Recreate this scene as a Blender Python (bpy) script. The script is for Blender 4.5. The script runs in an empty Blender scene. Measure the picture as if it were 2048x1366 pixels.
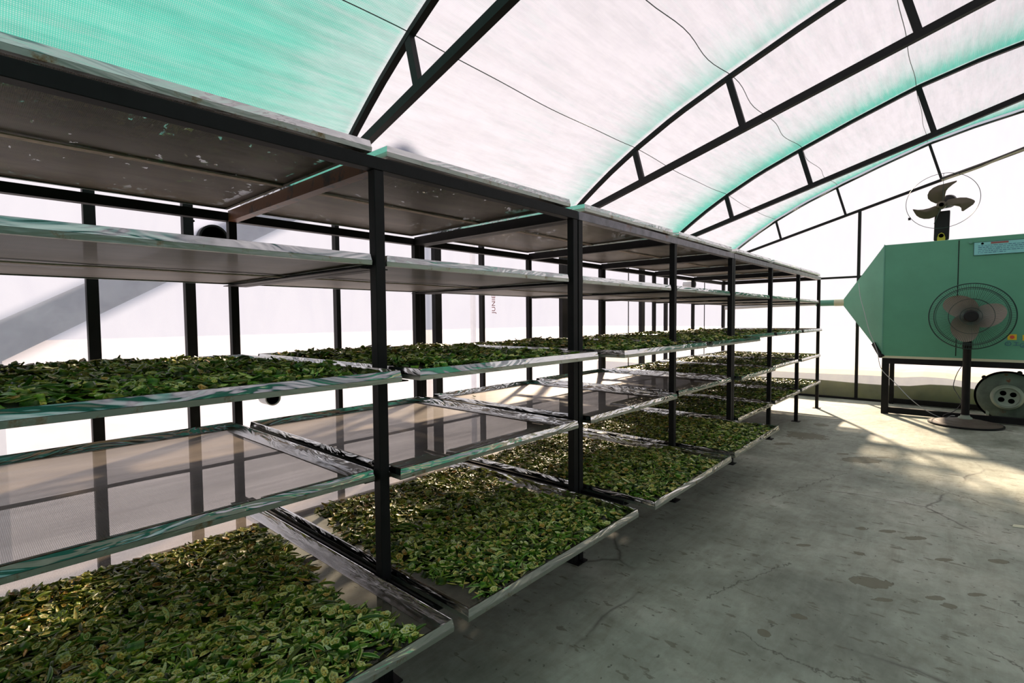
import bpy, math, random
import numpy as np
from mathutils import Vector, Matrix

random.seed(7)
rng = np.random.default_rng(7)
S = bpy.context.scene
COL = S.collection

# ------------------------------------------------------------------ camera
CAM = Vector((1.669, -1.109, 1.4246))
YAW, PITCH, ROLL = 0.7274, -0.0441, -0.0083
fw = Vector((-math.sin(YAW) * math.cos(PITCH), math.cos(YAW) * math.cos(PITCH), math.sin(PITCH)))
rt = Vector((math.cos(YAW), math.sin(YAW), 0))
up = rt.cross(fw)
rt2 = rt * math.cos(ROLL) + up * math.sin(ROLL)
up2 = -rt * math.sin(ROLL) + up * math.cos(ROLL)
cd = bpy.data.cameras.new('camera')
cam = bpy.data.objects.new('camera', cd)
COL.objects.link(cam)
M = Matrix((rt2, up2, -fw)).transposed().to_4x4()
M.translation = CAM
cam.matrix_world = M
cd.sensor_width = 36
cd.lens = 1012.23 / 2048 * 36
cd.clip_start = 0.02
S.camera = cam

# ------------------------------------------------------------------ world, sun, exposure
S.view_settings.view_transform = 'Standard'
S.view_settings.look = 'None'
S.view_settings.gamma = 1
S.view_settings.use_curve_mapping = False
S.view_settings.exposure = -1.2
S.cycles.max_bounces = 10
S.cycles.diffuse_bounces = 5
S.cycles.transmission_bounces = 8
S.cycles.transparent_max_bounces = 24
S.cycles.sample_clamp_indirect = 6
w = bpy.data.worlds.new('sky')
S.world = w
w.use_nodes = True
nt = w.node_tree
bg = nt.nodes['Background']
bg.inputs[0].default_value = (0.90, 0.90, 1.0, 1)
bg.inputs[1].default_value = 1.4
sd = bpy.data.lights.new('sun', 'SUN')
sd.energy = 48.0
sd.angle = math.radians(2.5)
sd.color = (1.0, 0.79, 0.58)
sun = bpy.data.objects.new('sun', sd)
COL.objects.link(sun)
SAZ, SEL = math.radians(30), math.radians(26.5)
sdir = Vector((math.sin(SAZ) * math.cos(SEL), -math.cos(SAZ) * math.cos(SEL), -math.sin(SEL)))
sun.rotation_euler = sdir.to_track_quat('-Z', 'Y').to_euler()
sun.location = (-6, 16, 9)

# ------------------------------------------------------------------ constants
L = 1.3159
D = 1.44
YE = 9.232          # end wall
YB = -4.9           # wall behind the camera
XL, XR = -1.93, 8.53
RIDGE = 3.3

# ------------------------------------------------------------------ material helpers
def mat(name):
    m = bpy.data.materials.new(name)
    m.use_nodes = True
    n = m.node_tree
    n.nodes.clear()
    out = n.nodes.new('ShaderNodeOutputMaterial')
    return m, n, out

def node(n, t, **kw):
    x = n.nodes.new(t)
    for k, v in kw.items():
        if hasattr(x, k) and not k[0].isdigit():
            setattr(x, k, v)
    return x

def setin(x, **kw):
    for k, v in kw.items():
        x.inputs[k.replace('_', ' ')].default_value = v

def coords(n, scale=(1, 1, 1), kind='Object'):
    tc = n.nodes.new('ShaderNodeTexCoord')
    mp = n.nodes.new('ShaderNodeMapping')
    mp.inputs['Scale'].default_value = scale
    n.links.new(tc.outputs[kind], mp.inputs[0])
    return mp.outputs[0]

def worldpos(n, scale=(1, 1, 1)):
    g = n.nodes.new('ShaderNodeNewGeometry')
    mp = n.nodes.new('ShaderNodeMapping')
    mp.inputs['Scale'].default_value = scale
    n.links.new(g.outputs['Position'], mp.inputs[0])
    return mp.outputs[0]

def noise(n, vec, scale, detail=3, rough=.55, dist=0):
    x = n.nodes.new('ShaderNodeTexNoise')
    x.inputs['Scale'].default_value = scale
    x.inputs['Detail'].default_value = detail
    x.inputs['Roughness'].default_value = rough
    x.inputs['Distortion'].default_value = dist
    n.links.new(vec, x.inputs['Vector'])
    return x.outputs['Fac']

def ramp(n, fac, stops):
    r = n.nodes.new('ShaderNodeValToRGB')
    e = r.color_ramp.elements
    while len(e) < len(stops):
        e.new(0.5)
    for i, (p, c) in enumerate(stops):
        e[i].position = p
        e[i].color = (*c, 1) if len(c) == 3 else c
    n.links.new(fac, r.inputs[0])
    return r.outputs[0]

def math_(n, op, a, b=None, c=None, clamp=False):
    x = n.nodes.new('ShaderNodeMath')
    x.operation = op
    x.use_clamp = clamp
    for i, v in enumerate((a, b, c)):
        if v is None:
            continue
        if isinstance(v, (int, float)):
            x.inputs[i].default_value = v
        else:
            n.links.new(v, x.inputs[i])
    return x.outputs[0]

def mixc(n, fac, a, b, mode='MIX'):
    x = n.nodes.new('ShaderNodeMix')
    x.data_type = 'RGBA'
    x.blend_type = mode
    for i, v in ((0, fac), (6, a), (7, b)):
        if isinstance(v, (int, float)):
            x.inputs[i].default_value = v
        elif isinstance(v, tuple):
            x.inputs[i].default_value = (*v, 1)
        else:
            n.links.new(v, x.inputs[i])
    return x.outputs[2]

def bump(n, h, strength=.3, dist=.01):
    b = n.nodes.new('ShaderNodeBump')
    b.inputs['Strength'].default_value = strength
    b.inputs['Distance'].default_value = dist
    n.links.new(h, b.inputs['Height'])
    return b.outputs[0]

def principled(name, col, rough=.5, metal=0.0, var=0.12, vscale=8, bumpk=0.0, rust=0.0, spec=.5):
    m, n, out = mat(name)
    p = n.nodes.new('ShaderNodeBsdfPrincipled')
    v = coords(n)
    f = noise(n, v, vscale, 4, .6)
    dark = tuple(c * (1 - var) for c in col)
    lite = tuple(min(1, c * (1 + var)) for c in col)
    c = ramp(n, f, [(0.3, dark), (0.7, lite)])
    if rust > 0:
        rf = noise(n, v, 5, 5, .7)
        rm = ramp(n, rf, [(0.62 - rust * .3, (0, 0, 0)), (0.70 - rust * .3, (1, 1, 1))])
        c = mixc(n, rm, c, (0.16, 0.055, 0.02))
    n.links.new(c, p.inputs['Base Color'])
    p.inputs['Roughness'].default_value = rough
    p.inputs['Metallic'].default_value = metal
    p.inputs['Specular IOR Level'].default_value = spec
    if bumpk:
        n.links.new(bump(n, noise(n, v, vscale * 3, 3), bumpk, .004), p.inputs['Normal'])
    n.links.new(p.outputs[0], out.inputs[0])
    return m

# plastic sheeting: hazy, lets part of the light straight through and scatters the rest
def plastic(name, clear, tint=(0.93, 0.93, 0.97), streak=True):
    m, n, out = mat(name)
    tr = n.nodes.new('ShaderNodeBsdfTransparent')
    tr.inputs[0].default_value = (1, 1, 1, 1)
    tl = n.nodes.new('ShaderNodeBsdfTranslucent')
    df = n.nodes.new('ShaderNodeBsdfDiffuse')
    v = worldpos(n)
    f = noise(n, v, 1.3, 4, .6, .6)
    f2 = noise(n, worldpos(n, (3, 3, .7)), 2.2, 5, .7, 1.2)
    c = mixc(n, f, tuple(t * .9 for t in tint), tint)
    c2 = ramp(n, f2, [(0.3, (0.93, 0.93, 0.95)), (0.6, (1, 1, 1))])
    c = mixc(n, 1.0, c, c2, 'MULTIPLY')
    n.links.new(c, tl.inputs[0])
    n.links.new(c, df.inputs[0])
    a = n.nodes.new('ShaderNodeMixShader'); a.inputs[0].default_value = .22
    n.links.new(tl.outputs[0], a.inputs[1]); n.links.new(df.outputs[0], a.inputs[2])
    b = n.nodes.new('ShaderNodeMixShader')
    b.inputs[0].default_value = clear
    n.links.new(a.outputs[0], b.inputs[1]); n.links.new(tr.outputs[0], b.inputs[2])
    n.links.new(b.outputs[0], out.inputs[0])
    return m

M_PLASTIC = plastic('hazy_plastic_sheet', .74, (0.58, 0.63, 0.80))
M_ROOFPL = plastic('hazy_roof_plastic', .05, (0.37, 0.40, 0.50))

# green shade net: dense and bunched on the near side of every arch, one dense length over the near bay; elsewhere its colour is paled for sun glare
def net_material():
    m, n, out = mat('green_shade_net')
    g = n.nodes.new('ShaderNodeNewGeometry')
    sx = n.nodes.new('ShaderNodeSeparateXYZ')
    n.links.new(g.outputs['Position'], sx.inputs[0])
    at = n.nodes.new('ShaderNodeAttribute'); at.attribute_name = 'net_cover_glare'
    dens = at.outputs['Fac']
    st = noise(n, worldpos(n, (26, 1.6, 26)), 1.0, 4, .75)       # streaks running along the house
    st2 = noise(n, worldpos(n, (1.2, 1.2, 1.2)), 1.0, 3, .6)
    d = math_(n, 'ADD', dens, math_(n, 'MULTIPLY', math_(n, 'SUBTRACT', st, .5), .55))
    d = math_(n, 'ADD', d, math_(n, 'MULTIPLY', math_(n, 'SUBTRACT', st2, .5), .30), clamp=True)
    # woven tapes
    w1 = n.nodes.new('ShaderNodeTexWave'); w1.wave_type = 'BANDS'; w1.bands_direction = 'Y'
    w1.inputs['Scale'].default_value = 34; w1.inputs['Distortion'].default_value = .6
    n.links.new(worldpos(n), w1.inputs[0])
    w2 = n.nodes.new('ShaderNodeTexWave'); w2.wave_type = 'BANDS'; w2.bands_direction = 'X'
    w2.inputs['Scale'].default_value = 40; w2.inputs['Distortion'].default_value = .8
    n.links.new(worldpos(n), w2.inputs[0])
    ww = math_(n, 'MULTIPLY', w1.outputs['Fac'], w2.outputs['Fac'])
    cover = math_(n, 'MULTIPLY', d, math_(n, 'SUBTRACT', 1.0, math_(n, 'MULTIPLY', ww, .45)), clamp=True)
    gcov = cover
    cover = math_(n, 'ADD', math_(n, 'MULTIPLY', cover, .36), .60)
    faded = mixc(n, ww, (0.62, 0.66, 0.78), (0.92, 0.95, 1.0))  # pale tone that paints sun glare into the sparse net
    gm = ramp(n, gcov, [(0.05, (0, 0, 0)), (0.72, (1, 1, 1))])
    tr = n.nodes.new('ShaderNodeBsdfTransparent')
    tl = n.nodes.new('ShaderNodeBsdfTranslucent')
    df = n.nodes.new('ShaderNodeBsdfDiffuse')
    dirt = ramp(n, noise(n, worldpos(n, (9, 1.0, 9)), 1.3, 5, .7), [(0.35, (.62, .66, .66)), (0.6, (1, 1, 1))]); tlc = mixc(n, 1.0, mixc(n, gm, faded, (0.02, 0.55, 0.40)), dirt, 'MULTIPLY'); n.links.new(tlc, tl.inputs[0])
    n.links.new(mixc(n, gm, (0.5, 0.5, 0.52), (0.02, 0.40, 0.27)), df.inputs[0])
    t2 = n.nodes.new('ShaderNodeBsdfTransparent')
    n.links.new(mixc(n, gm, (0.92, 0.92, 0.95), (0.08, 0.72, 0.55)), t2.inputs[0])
    a = n.nodes.new('ShaderNodeMixShader'); a.inputs[0].default_value = .25
    n.links.new(tl.outputs[0], a.inputs[1]); n.links.new(df.outputs[0], a.inputs[2])
    a2 = n.nodes.new('ShaderNodeMixShader'); a2.inputs[0].default_value = .35
    n.links.new(a.outputs[0], a2.inputs[1]); n.links.new(t2.outputs[0], a2.inputs[2])
    b = n.nodes.new('ShaderNodeMixShader')
    n.links.new(cover, b.inputs[0])
    n.links.new(tr.outputs[0], b.inputs[1]); n.links.new(a2.outputs[0], b.inputs[2])
    n.links.new(b.outputs[0], out.inputs[0])
    return m
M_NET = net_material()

def cloth():
    m, n, out = mat('dense_green_shade_cloth')
    tl = n.nodes.new('ShaderNodeBsdfTranslucent'); df = n.nodes.new('ShaderNodeBsdfDiffuse')
    f = noise(n, worldpos(n, (6, 6, .6)), 1.5, 4, .7)
    c = ramp(n, f, [(0.3, (0.04, 0.22, 0.18)), (0.7, (0.12, 0.46, 0.38))])
    n.links.new(c, tl.inputs[0]); n.links.new(c, df.inputs[0])
    a = n.nodes.new('ShaderNodeMixShader'); a.inputs[0].default_value = .35
    n.links.new(tl.outputs[0], a.inputs[1]); n.links.new(df.outputs[0], a.inputs[2])
    n.links.new(a.outputs[0], out.inputs[0])
    return m
M_CLOTH = cloth()
M_BLACK = principled('black_painted_steel', (0.008, 0.007, 0.008), .55, .0, .3, 10, .15, 0, .22)
M_BLACKRUST = principled('black_paint_worn_to_rust', (0.03, 0.018, 0.014), .5, .0, .4, 9, .3, .75)
M_RAIL = principled('grey_worn_rail_paint', (0.20, 0.18, 0.21), .42, .3, .3, 14, .2, .05)

def steel(name, rough=.13, col=(0.62, 0.63, 0.62), rust=0.25, wavy=.6):
    m, n, out = mat(name)
    p = n.nodes.new('ShaderNodeBsdfPrincipled')
    v = worldpos(n, (.45, .35, 1.6))
    f = noise(n, v, 6.5, 2, .5, 2.6)
    rf = noise(n, worldpos(n), 14, 5, .7)
    rm = ramp(n, rf, [(0.60 - rust * .1, (0, 0, 0)), (0.72 - rust * .1, (1, 1, 1))])
    c = mixc(n, rm, col, (0.32, 0.22, 0.13))
    n.links.new(c, p.inputs['Base Color'])
    p.inputs['Metallic'].default_value = 1
    r = math_(n, 'ADD', math_(n, 'MULTIPLY', rm, .35), rough)
    n.links.new(r, p.inputs['Roughness'])
    n.links.new(bump(n, f, wavy, .03), p.inputs['Normal'])
    n.links.new(p.outputs[0], out.inputs[0])
    return m
M_STEEL = steel('bright_wavy_tray_steel', .12, (0.62, 0.63, 0.62), -1.0, .32)
M_STEELD = steel('dull_tray_steel', .42, (0.42, 0.44, 0.40), .35, .2)
M_STRIP = steel('scuffed_strip_steel', .22, (0.55, 0.54, 0.54), -.6, .015)

# fine wire mesh of the trays
def wire_mesh():
    m, n, out = mat('fine_tray_wire_mesh')
    v = worldpos(n)
    ws = []
    for d in ('X', 'Y'):
        w_ = n.nodes.new('ShaderNodeTexWave'); w_.wave_type = 'BANDS'; w_.bands_direction = d
        w_.inputs['Scale'].default_value = 75
        w_.inputs['Distortion'].default_value = .35
        w_.inputs['Detail Scale'].default_value = .2
        n.links.new(v, w_.inputs[0])
        ws.append(w_.outputs['Fac'])
    mx = math_(n, 'MAXIMUM', ws[0], ws[1])
    st = noise(n, worldpos(n, (14, 1.2, 1)), 1, 4, .6)
    # open area shrinks the more edge-on the wires are met
    g = n.nodes.new('ShaderNodeNewGeometry')
    dt = n.nodes.new('ShaderNodeVectorMath'); dt.operation = 'DOT_PRODUCT'
    n.links.new(g.outputs['Incoming'], dt.inputs[0]); n.links.new(g.outputs['True Normal'], dt.inputs[1])
    ca = math_(n, 'MAXIMUM', math_(n, 'ABSOLUTE', dt.outputs['Value']), .08)
    tau = math_(n, 'ADD', math_(n, 'ADD', math_(n, 'MULTIPLY', mx, .20), math_(n, 'MULTIPLY', st, .22)), .16)
    cover = math_(n, 'SUBTRACT', 1.0, math_(n, 'POWER', 2.71828, math_(n, 'MULTIPLY', math_(n, 'DIVIDE', tau, ca), -1.0)), clamp=True)
    tr = n.nodes.new('ShaderNodeBsdfTransparent')
    p = n.nodes.new('ShaderNodeBsdfPrincipled')
    dn = noise(n, worldpos(n, (2, .7, 1)), 2.5, 4, .6)
    c = ramp(n, dn, [(0.3, (0.07, 0.056, 0.042)), (0.7, (0.16, 0.13, 0.10))])
    n.links.new(c, p.inputs['Base Color'])
    p.inputs['Roughness'].default_value = .5
    p.inputs['Metallic'].default_value = .1
    p.inputs['Specular IOR Level'].default_value = .2
    b = n.nodes.new('ShaderNodeMixShader')
    n.links.new(cover, b.inputs[0])
    n.links.new(tr.outputs[0], b.inputs[1]); n.links.new(p.outputs[0], b.inputs[2])
    n.links.new(b.outputs[0], out.inputs[0])
    return m
M_MESH = wire_mesh()

def okra_material():
    m, n, out = mat('cut_okra')
    p = n.nodes.new('ShaderNodeBsdfPrincipled')
    at = n.nodes.new('ShaderNodeAttribute'); at.attribute_name = 'col'
    f = noise(n, worldpos(n), 260, 2, .6)
    c = mixc(n, 1.0, at.outputs['Color'], ramp(n, f, [(0.3, (.55, .55, .5)), (0.7, (1, 1, 1))]), 'MULTIPLY')
    n.links.new(c, p.inputs['Base Color'])
    p.inputs['Roughness'].default_value = .36
    p.inputs['Specular IOR Level'].default_value = .35
    tl = n.nodes.new('ShaderNodeBsdfTranslucent')
    n.links.new(c, tl.inputs[0])
    b = n.nodes.new('ShaderNodeMixShader'); b.inputs[0].default_value = .12
    n.links.new(p.outputs[0], b.inputs[1]); n.links.new(tl.outputs[0], b.inputs[2])
    n.links.new(b.outputs[0], out.inputs[0])
    return m
M_OKRA = okra_material()

def floor_material():
    m, n, out = mat('worn_concrete_floor')
    p = n.nodes.new('ShaderNodeBsdfPrincipled')
    v = worldpos(n)
    big = noise(n, v, .9, 5, .65, .4)
    fine = noise(n, v, 9, 6, .7)
    strk = noise(n, worldpos(n, (7, 1.6, 1)), 1.6, 5, .7, .8)
    c = ramp(n, big, [(0.32, (0.175, 0.19, 0.15)), (0.5, (0.33, 0.35, 0.29)), (0.68, (0.50, 0.50, 0.43))])
    c = mixc(n, .8, c, ramp(n, strk, [(0.3, (.72, .70, .66)), (0.62, (1, 1, 1))]), 'MULTIPLY')
    c = mixc(n, .7, c, ramp(n, fine, [(0.32, (.70, .68, .64)), (0.55, (1, 1, 1))]), 'MULTIPLY')
    # pits and chipped flakes
    vs = n.nodes.new('ShaderNodeTexNoise'); vs.inputs['Scale'].default_value = 7.5
    vs.inputs['Detail'].default_value = 4; vs.inputs['Roughness'].default_value = .55
    n.links.new(worldpos(n, (1.0, 2.6, 1)), vs.inputs[0])
    pit = ramp(n, vs.outputs['Fac'], [(0.63, (0, 0, 0)), (0.64, (1, 1, 1))])
    vs2 = noise(n, worldpos(n, (1.5, 1.0, 1)), 22, 3, .5)
    pit2 = ramp(n, vs2, [(0.69, (0, 0, 0)), (0.70, (1, 1, 1))])
    c = mixc(n, math_(n, 'MULTIPLY', pit, .6), c, (0.10, 0.09, 0.055))
    c = mixc(n, math_(n, 'MULTIPLY', pit2, .7), c, (0.05, 0.05, 0.035))
    # worn-through patches and old stains, each with its own place and shape
    sx = n.nodes.new('ShaderNodeSeparateXYZ'); n.links.new(v, sx.inputs[0])
    wob = noise(n, v, 8.5, 5, .65, .5)
    tot = None
    edge = None
    CU, SU = math.cos(YAW), math.sin(YAW)
    for (px, py, ru, rv) in [(1.33, 2.14, .10, .065), (.30, 5.72, .24, .22), (.958, 4.90, .19, .12), (.308, 6.52, .09, .09), (.77, 5.04, .07, .035),
                             (1.10, 5.15, .06, .03), (1.40, 1.975, .05, .02), (1.655, 2.12, .04, .03), (1.33, 3.0, .06, .025), (1.47, 2.98, .08, .03),
                             (1.24, 2.5, .03, .03), (1.20, 2.95, .05, .03), (1.6, 2.17, .05, .02), (1.12, 1.55, .035, .03), (.20, 5.12, .13, .05), (1.75, 2.34, .05, .02),
                             (1.62, 2.72, .05, .02), (1.03, 1.30, .03, .03), (1.85, 2.9, .06, .03), (.95, 2.4, .05, .02), (1.75, 1.45, .04, .02)]:
        ex = math_(n, 'SUBTRACT', sx.outputs[0], px); ey = math_(n, 'SUBTRACT', sx.outputs[1], py)
        dx = math_(n, 'DIVIDE', math_(n, 'ADD', math_(n, 'MULTIPLY', ex, CU), math_(n, 'MULTIPLY', ey, SU)), ru)
        dy = math_(n, 'DIVIDE', math_(n, 'SUBTRACT', math_(n, 'MULTIPLY', ey, CU), math_(n, 'MULTIPLY', ex, SU)), rv)
        r2 = math_(n, 'ADD', math_(n, 'MULTIPLY', dx, dx), math_(n, 'MULTIPLY', dy, dy))
        r2 = math_(n, 'ADD', r2, math_(n, 'MULTIPLY', math_(n, 'SUBTRACT', wob, .5), 4.2))
        tot = r2 if tot is None else math_(n, 'MINIMUM', tot, r2)
    pm = ramp(n, tot, [(0.86, (1, 1, 1)), (0.90, (0, 0, 0))])
    rim = ramp(n, tot, [(0.80, (0, 0, 0)), (0.86, (1, 1, 1)), (0.90, (1, 1, 1)), (0.95, (0, 0, 0))])
    c = mixc(n, math_(n, 'MULTIPLY', pm, .75), c, (0.115, 0.10, 0.055))
    c = mixc(n, math_(n, 'MULTIPLY', rim, .6), c, (0.06, 0.055, 0.035))
    # long ragged cracks
    wx = math_(n, 'MULTIPLY', math_(n, 'SUBTRACT', noise(n, v, 9, 4, .65), .5), .16)
    ck = None
    for (ax, ay, bx, by) in [(.93, 1.24, 1.18, 1.17), (1.17, 1.17, 1.42, 1.22), (1.78, 1.80, 2.05, 1.62), (1.36, 3.74, 1.66, 3.60), (.72, 1.42, .95, 2.1), (1.9, 2.4, 2.2, 1.9), (1.5, 4.3, 2.1, 3.9), (.55, 3.1, .9, 4.3)]:
        lx, ly = bx - ax, by - ay; LL = math.hypot(lx, ly); ux, uy = lx / LL, ly / LL
        qx = math_(n, 'SUBTRACT', sx.outputs[0], ax); qy = math_(n, 'SUBTRACT', sx.outputs[1], ay)
        al = math_(n, 'ADD', math_(n, 'MULTIPLY', qx, ux), math_(n, 'MULTIPLY', qy, uy))
        pe = math_(n, 'SUBTRACT', math_(n, 'MULTIPLY', qy, ux), math_(n, 'MULTIPLY', qx, uy))
        over = math_(n, 'MAXIMUM', math_(n, 'SUBTRACT', 0.0, al), math_(n, 'SUBTRACT', al, LL))
        dd = math_(n, 'ADD', math_(n, 'ABSOLUTE', math_(n, 'ADD', pe, wx)), math_(n, 'MAXIMUM', over, 0.0))
        ck = dd if ck is None else math_(n, 'MINIMUM', ck, dd)
    ckm = ramp(n, ck, [(0.0, (1, 1, 1)), (0.007, (0, 0, 0))])
    c = mixc(n, math_(n, 'MULTIPLY', ckm, .8), c, (0.04, 0.035, 0.02))
    # cracks
    vo = n.nodes.new('ShaderNodeTexVoronoi'); vo.feature = 'DISTANCE_TO_EDGE'; vo.inputs['Scale'].default_value = .55
    wv = n.nodes.new('ShaderNodeMix'); wv.data_type = 'VECTOR'; wv.inputs[0].default_value = .16
    nz = n.nodes.new('ShaderNodeTexNoise'); nz.inputs['Scale'].default_value = 2.2; nz.inputs['Detail'].default_value = 5
    n.links.new(v, nz.inputs[0])
    n.links.new(v, wv.inputs[4]); n.links.new(nz.outputs['Color'], wv.inputs[5])
    n.links.new(wv.outputs[1], vo.inputs[0])
    cr = ramp(n, vo.outputs['Distance'], [(0.0, (1, 1, 1)), (0.006, (0, 0, 0))])
    cr = math_(n, 'MULTIPLY', cr, ramp(n, noise(n, v, 1.1, 2), [(0.45, (0, 0, 0)), (0.55, (1, 1, 1))]))
    c = mixc(n, math_(n, 'MULTIPLY', cr, .7), c, (0.06, 0.05, 0.04))
    n.links.new(c, p.inputs['Base Color'])
    r = ramp(n, big, [(0.3, (.55, .55, .55)), (0.7, (.75, .75, .75))])
    n.links.new(r, p.inputs['Roughness'])
    h = math_(n, 'SUBTRACT', math_(n, 'MULTIPLY', fine, .5), math_(n, 'ADD', math_(n, 'MULTIPLY', pit, .6), math_(n, 'MULTIPLY', pm, .8)))
    n.links.new(bump(n, h, .35, .006), p.inputs['Normal'])
    n.links.new(p.outputs[0], out.inputs[0])
    return m
M_FLOOR = floor_material()
M_GROUND = principled('dusty_ground', (0.23, 0.23, 0.26), .9, 0, .15, 1.5)
M_BANK = principled('mossy_soil_bank', (0.30, 0.27, 0.10), .95, 0, .35, 2.5, .5)
M_MINT = principled('mint_green_enamel', (0.105, 0.33, 0.215), .45, 0, .06, 3, .05)
M_MINTL = principled('pale_mint_pipe', (0.45, 0.62, 0.45), .5, 0, .08, 4)
M_MINTD = principled('dark_mint_pipe', (0.12, 0.33, 0.25), .5, 0, .08, 4)
M_CREAMP = principled('cream_pipe', (0.60, 0.58, 0.42), .5, 0, .08, 4)
M_PVC = principled('grey_pvc', (0.55, 0.55, 0.57), .45, 0, .05, 4)
M_DARKP = principled('dark_plastic', (0.010, 0.009, 0.010), .5, 0, .2, 6, 0, 0, .25)
M_HOLE = principled('black_inside', (0.004, 0.004, 0.004), .9, 0, .1, 6)
M_FANBASE = principled('dusty_fan_base', (0.085, 0.065, 0.05), .55, 0, .15, 8)
M_FANBLADE = principled('greyish_tan_fan_blade', (0.36, 0.30, 0.25), .4, 0, .08, 6)
M_BLADE2 = principled('brown_moulded_blade', (0.075, 0.055, 0.03), .35, 0, .15, 6)
M_GUARD = principled('dark_guard_wire', (0.02, 0.045, 0.04), .4, .2, .1, 6)
M_BLOWER = principled('rusty_green_cast_blower', (0.13, 0.165, 0.13), .55, .2, .35, 5, .3, .12)
M_BLOWERL = principled('pale_blower_collar', (0.27, 0.31, 0.25), .45, .2, .12, 6)
M_YELLOW = principled('yellow_bracket', (0.45, 0.36, 0.02), .45, 0, .1, 6)
M_CABLE = principled('grey_white_cable', (0.42, 0.43, 0.45), .4, 0, .05, 6)
M_CABLEK = principled('black_cable', (0.02, 0.02, 0.025), .4, 0, .05, 6)
M_CABLET = principled('tan_cable', (0.32, 0.27, 0.20), .5, 0, .05, 6)
M_PLATE = principled('pale_cyan_plate', (0.26, 0.62, 0.62), .35, .1, .05, 8)
M_INKR = principled('red_brown_print', (0.28, 0.10, 0.09), .6, 0, .05, 8)
M_INKB = principled('blue_print', (0.06, 0.16, 0.26), .6, 0, .05, 8)
M_STKY = principled('yellow_sticker', (0.75, 0.52, 0.03), .5, 0, .05, 8)
M_STKR = principled('red_sticker_mark', (0.62, 0.08, 0.05), .5, 0, .05, 8)
M_PINK = principled('faded_pink_print', (0.60, 0.10, 0.09), .6, 0, .05, 8)
M_WOOD = principled('white_shadow_plank', (0.75, 0.74, 0.76), .8, 0, .2, 6, .2)
M_CORK = principled('dry_tan_strip', (0.42, 0.33, 0.25), .8, 0, .3, 25, .3)

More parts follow.
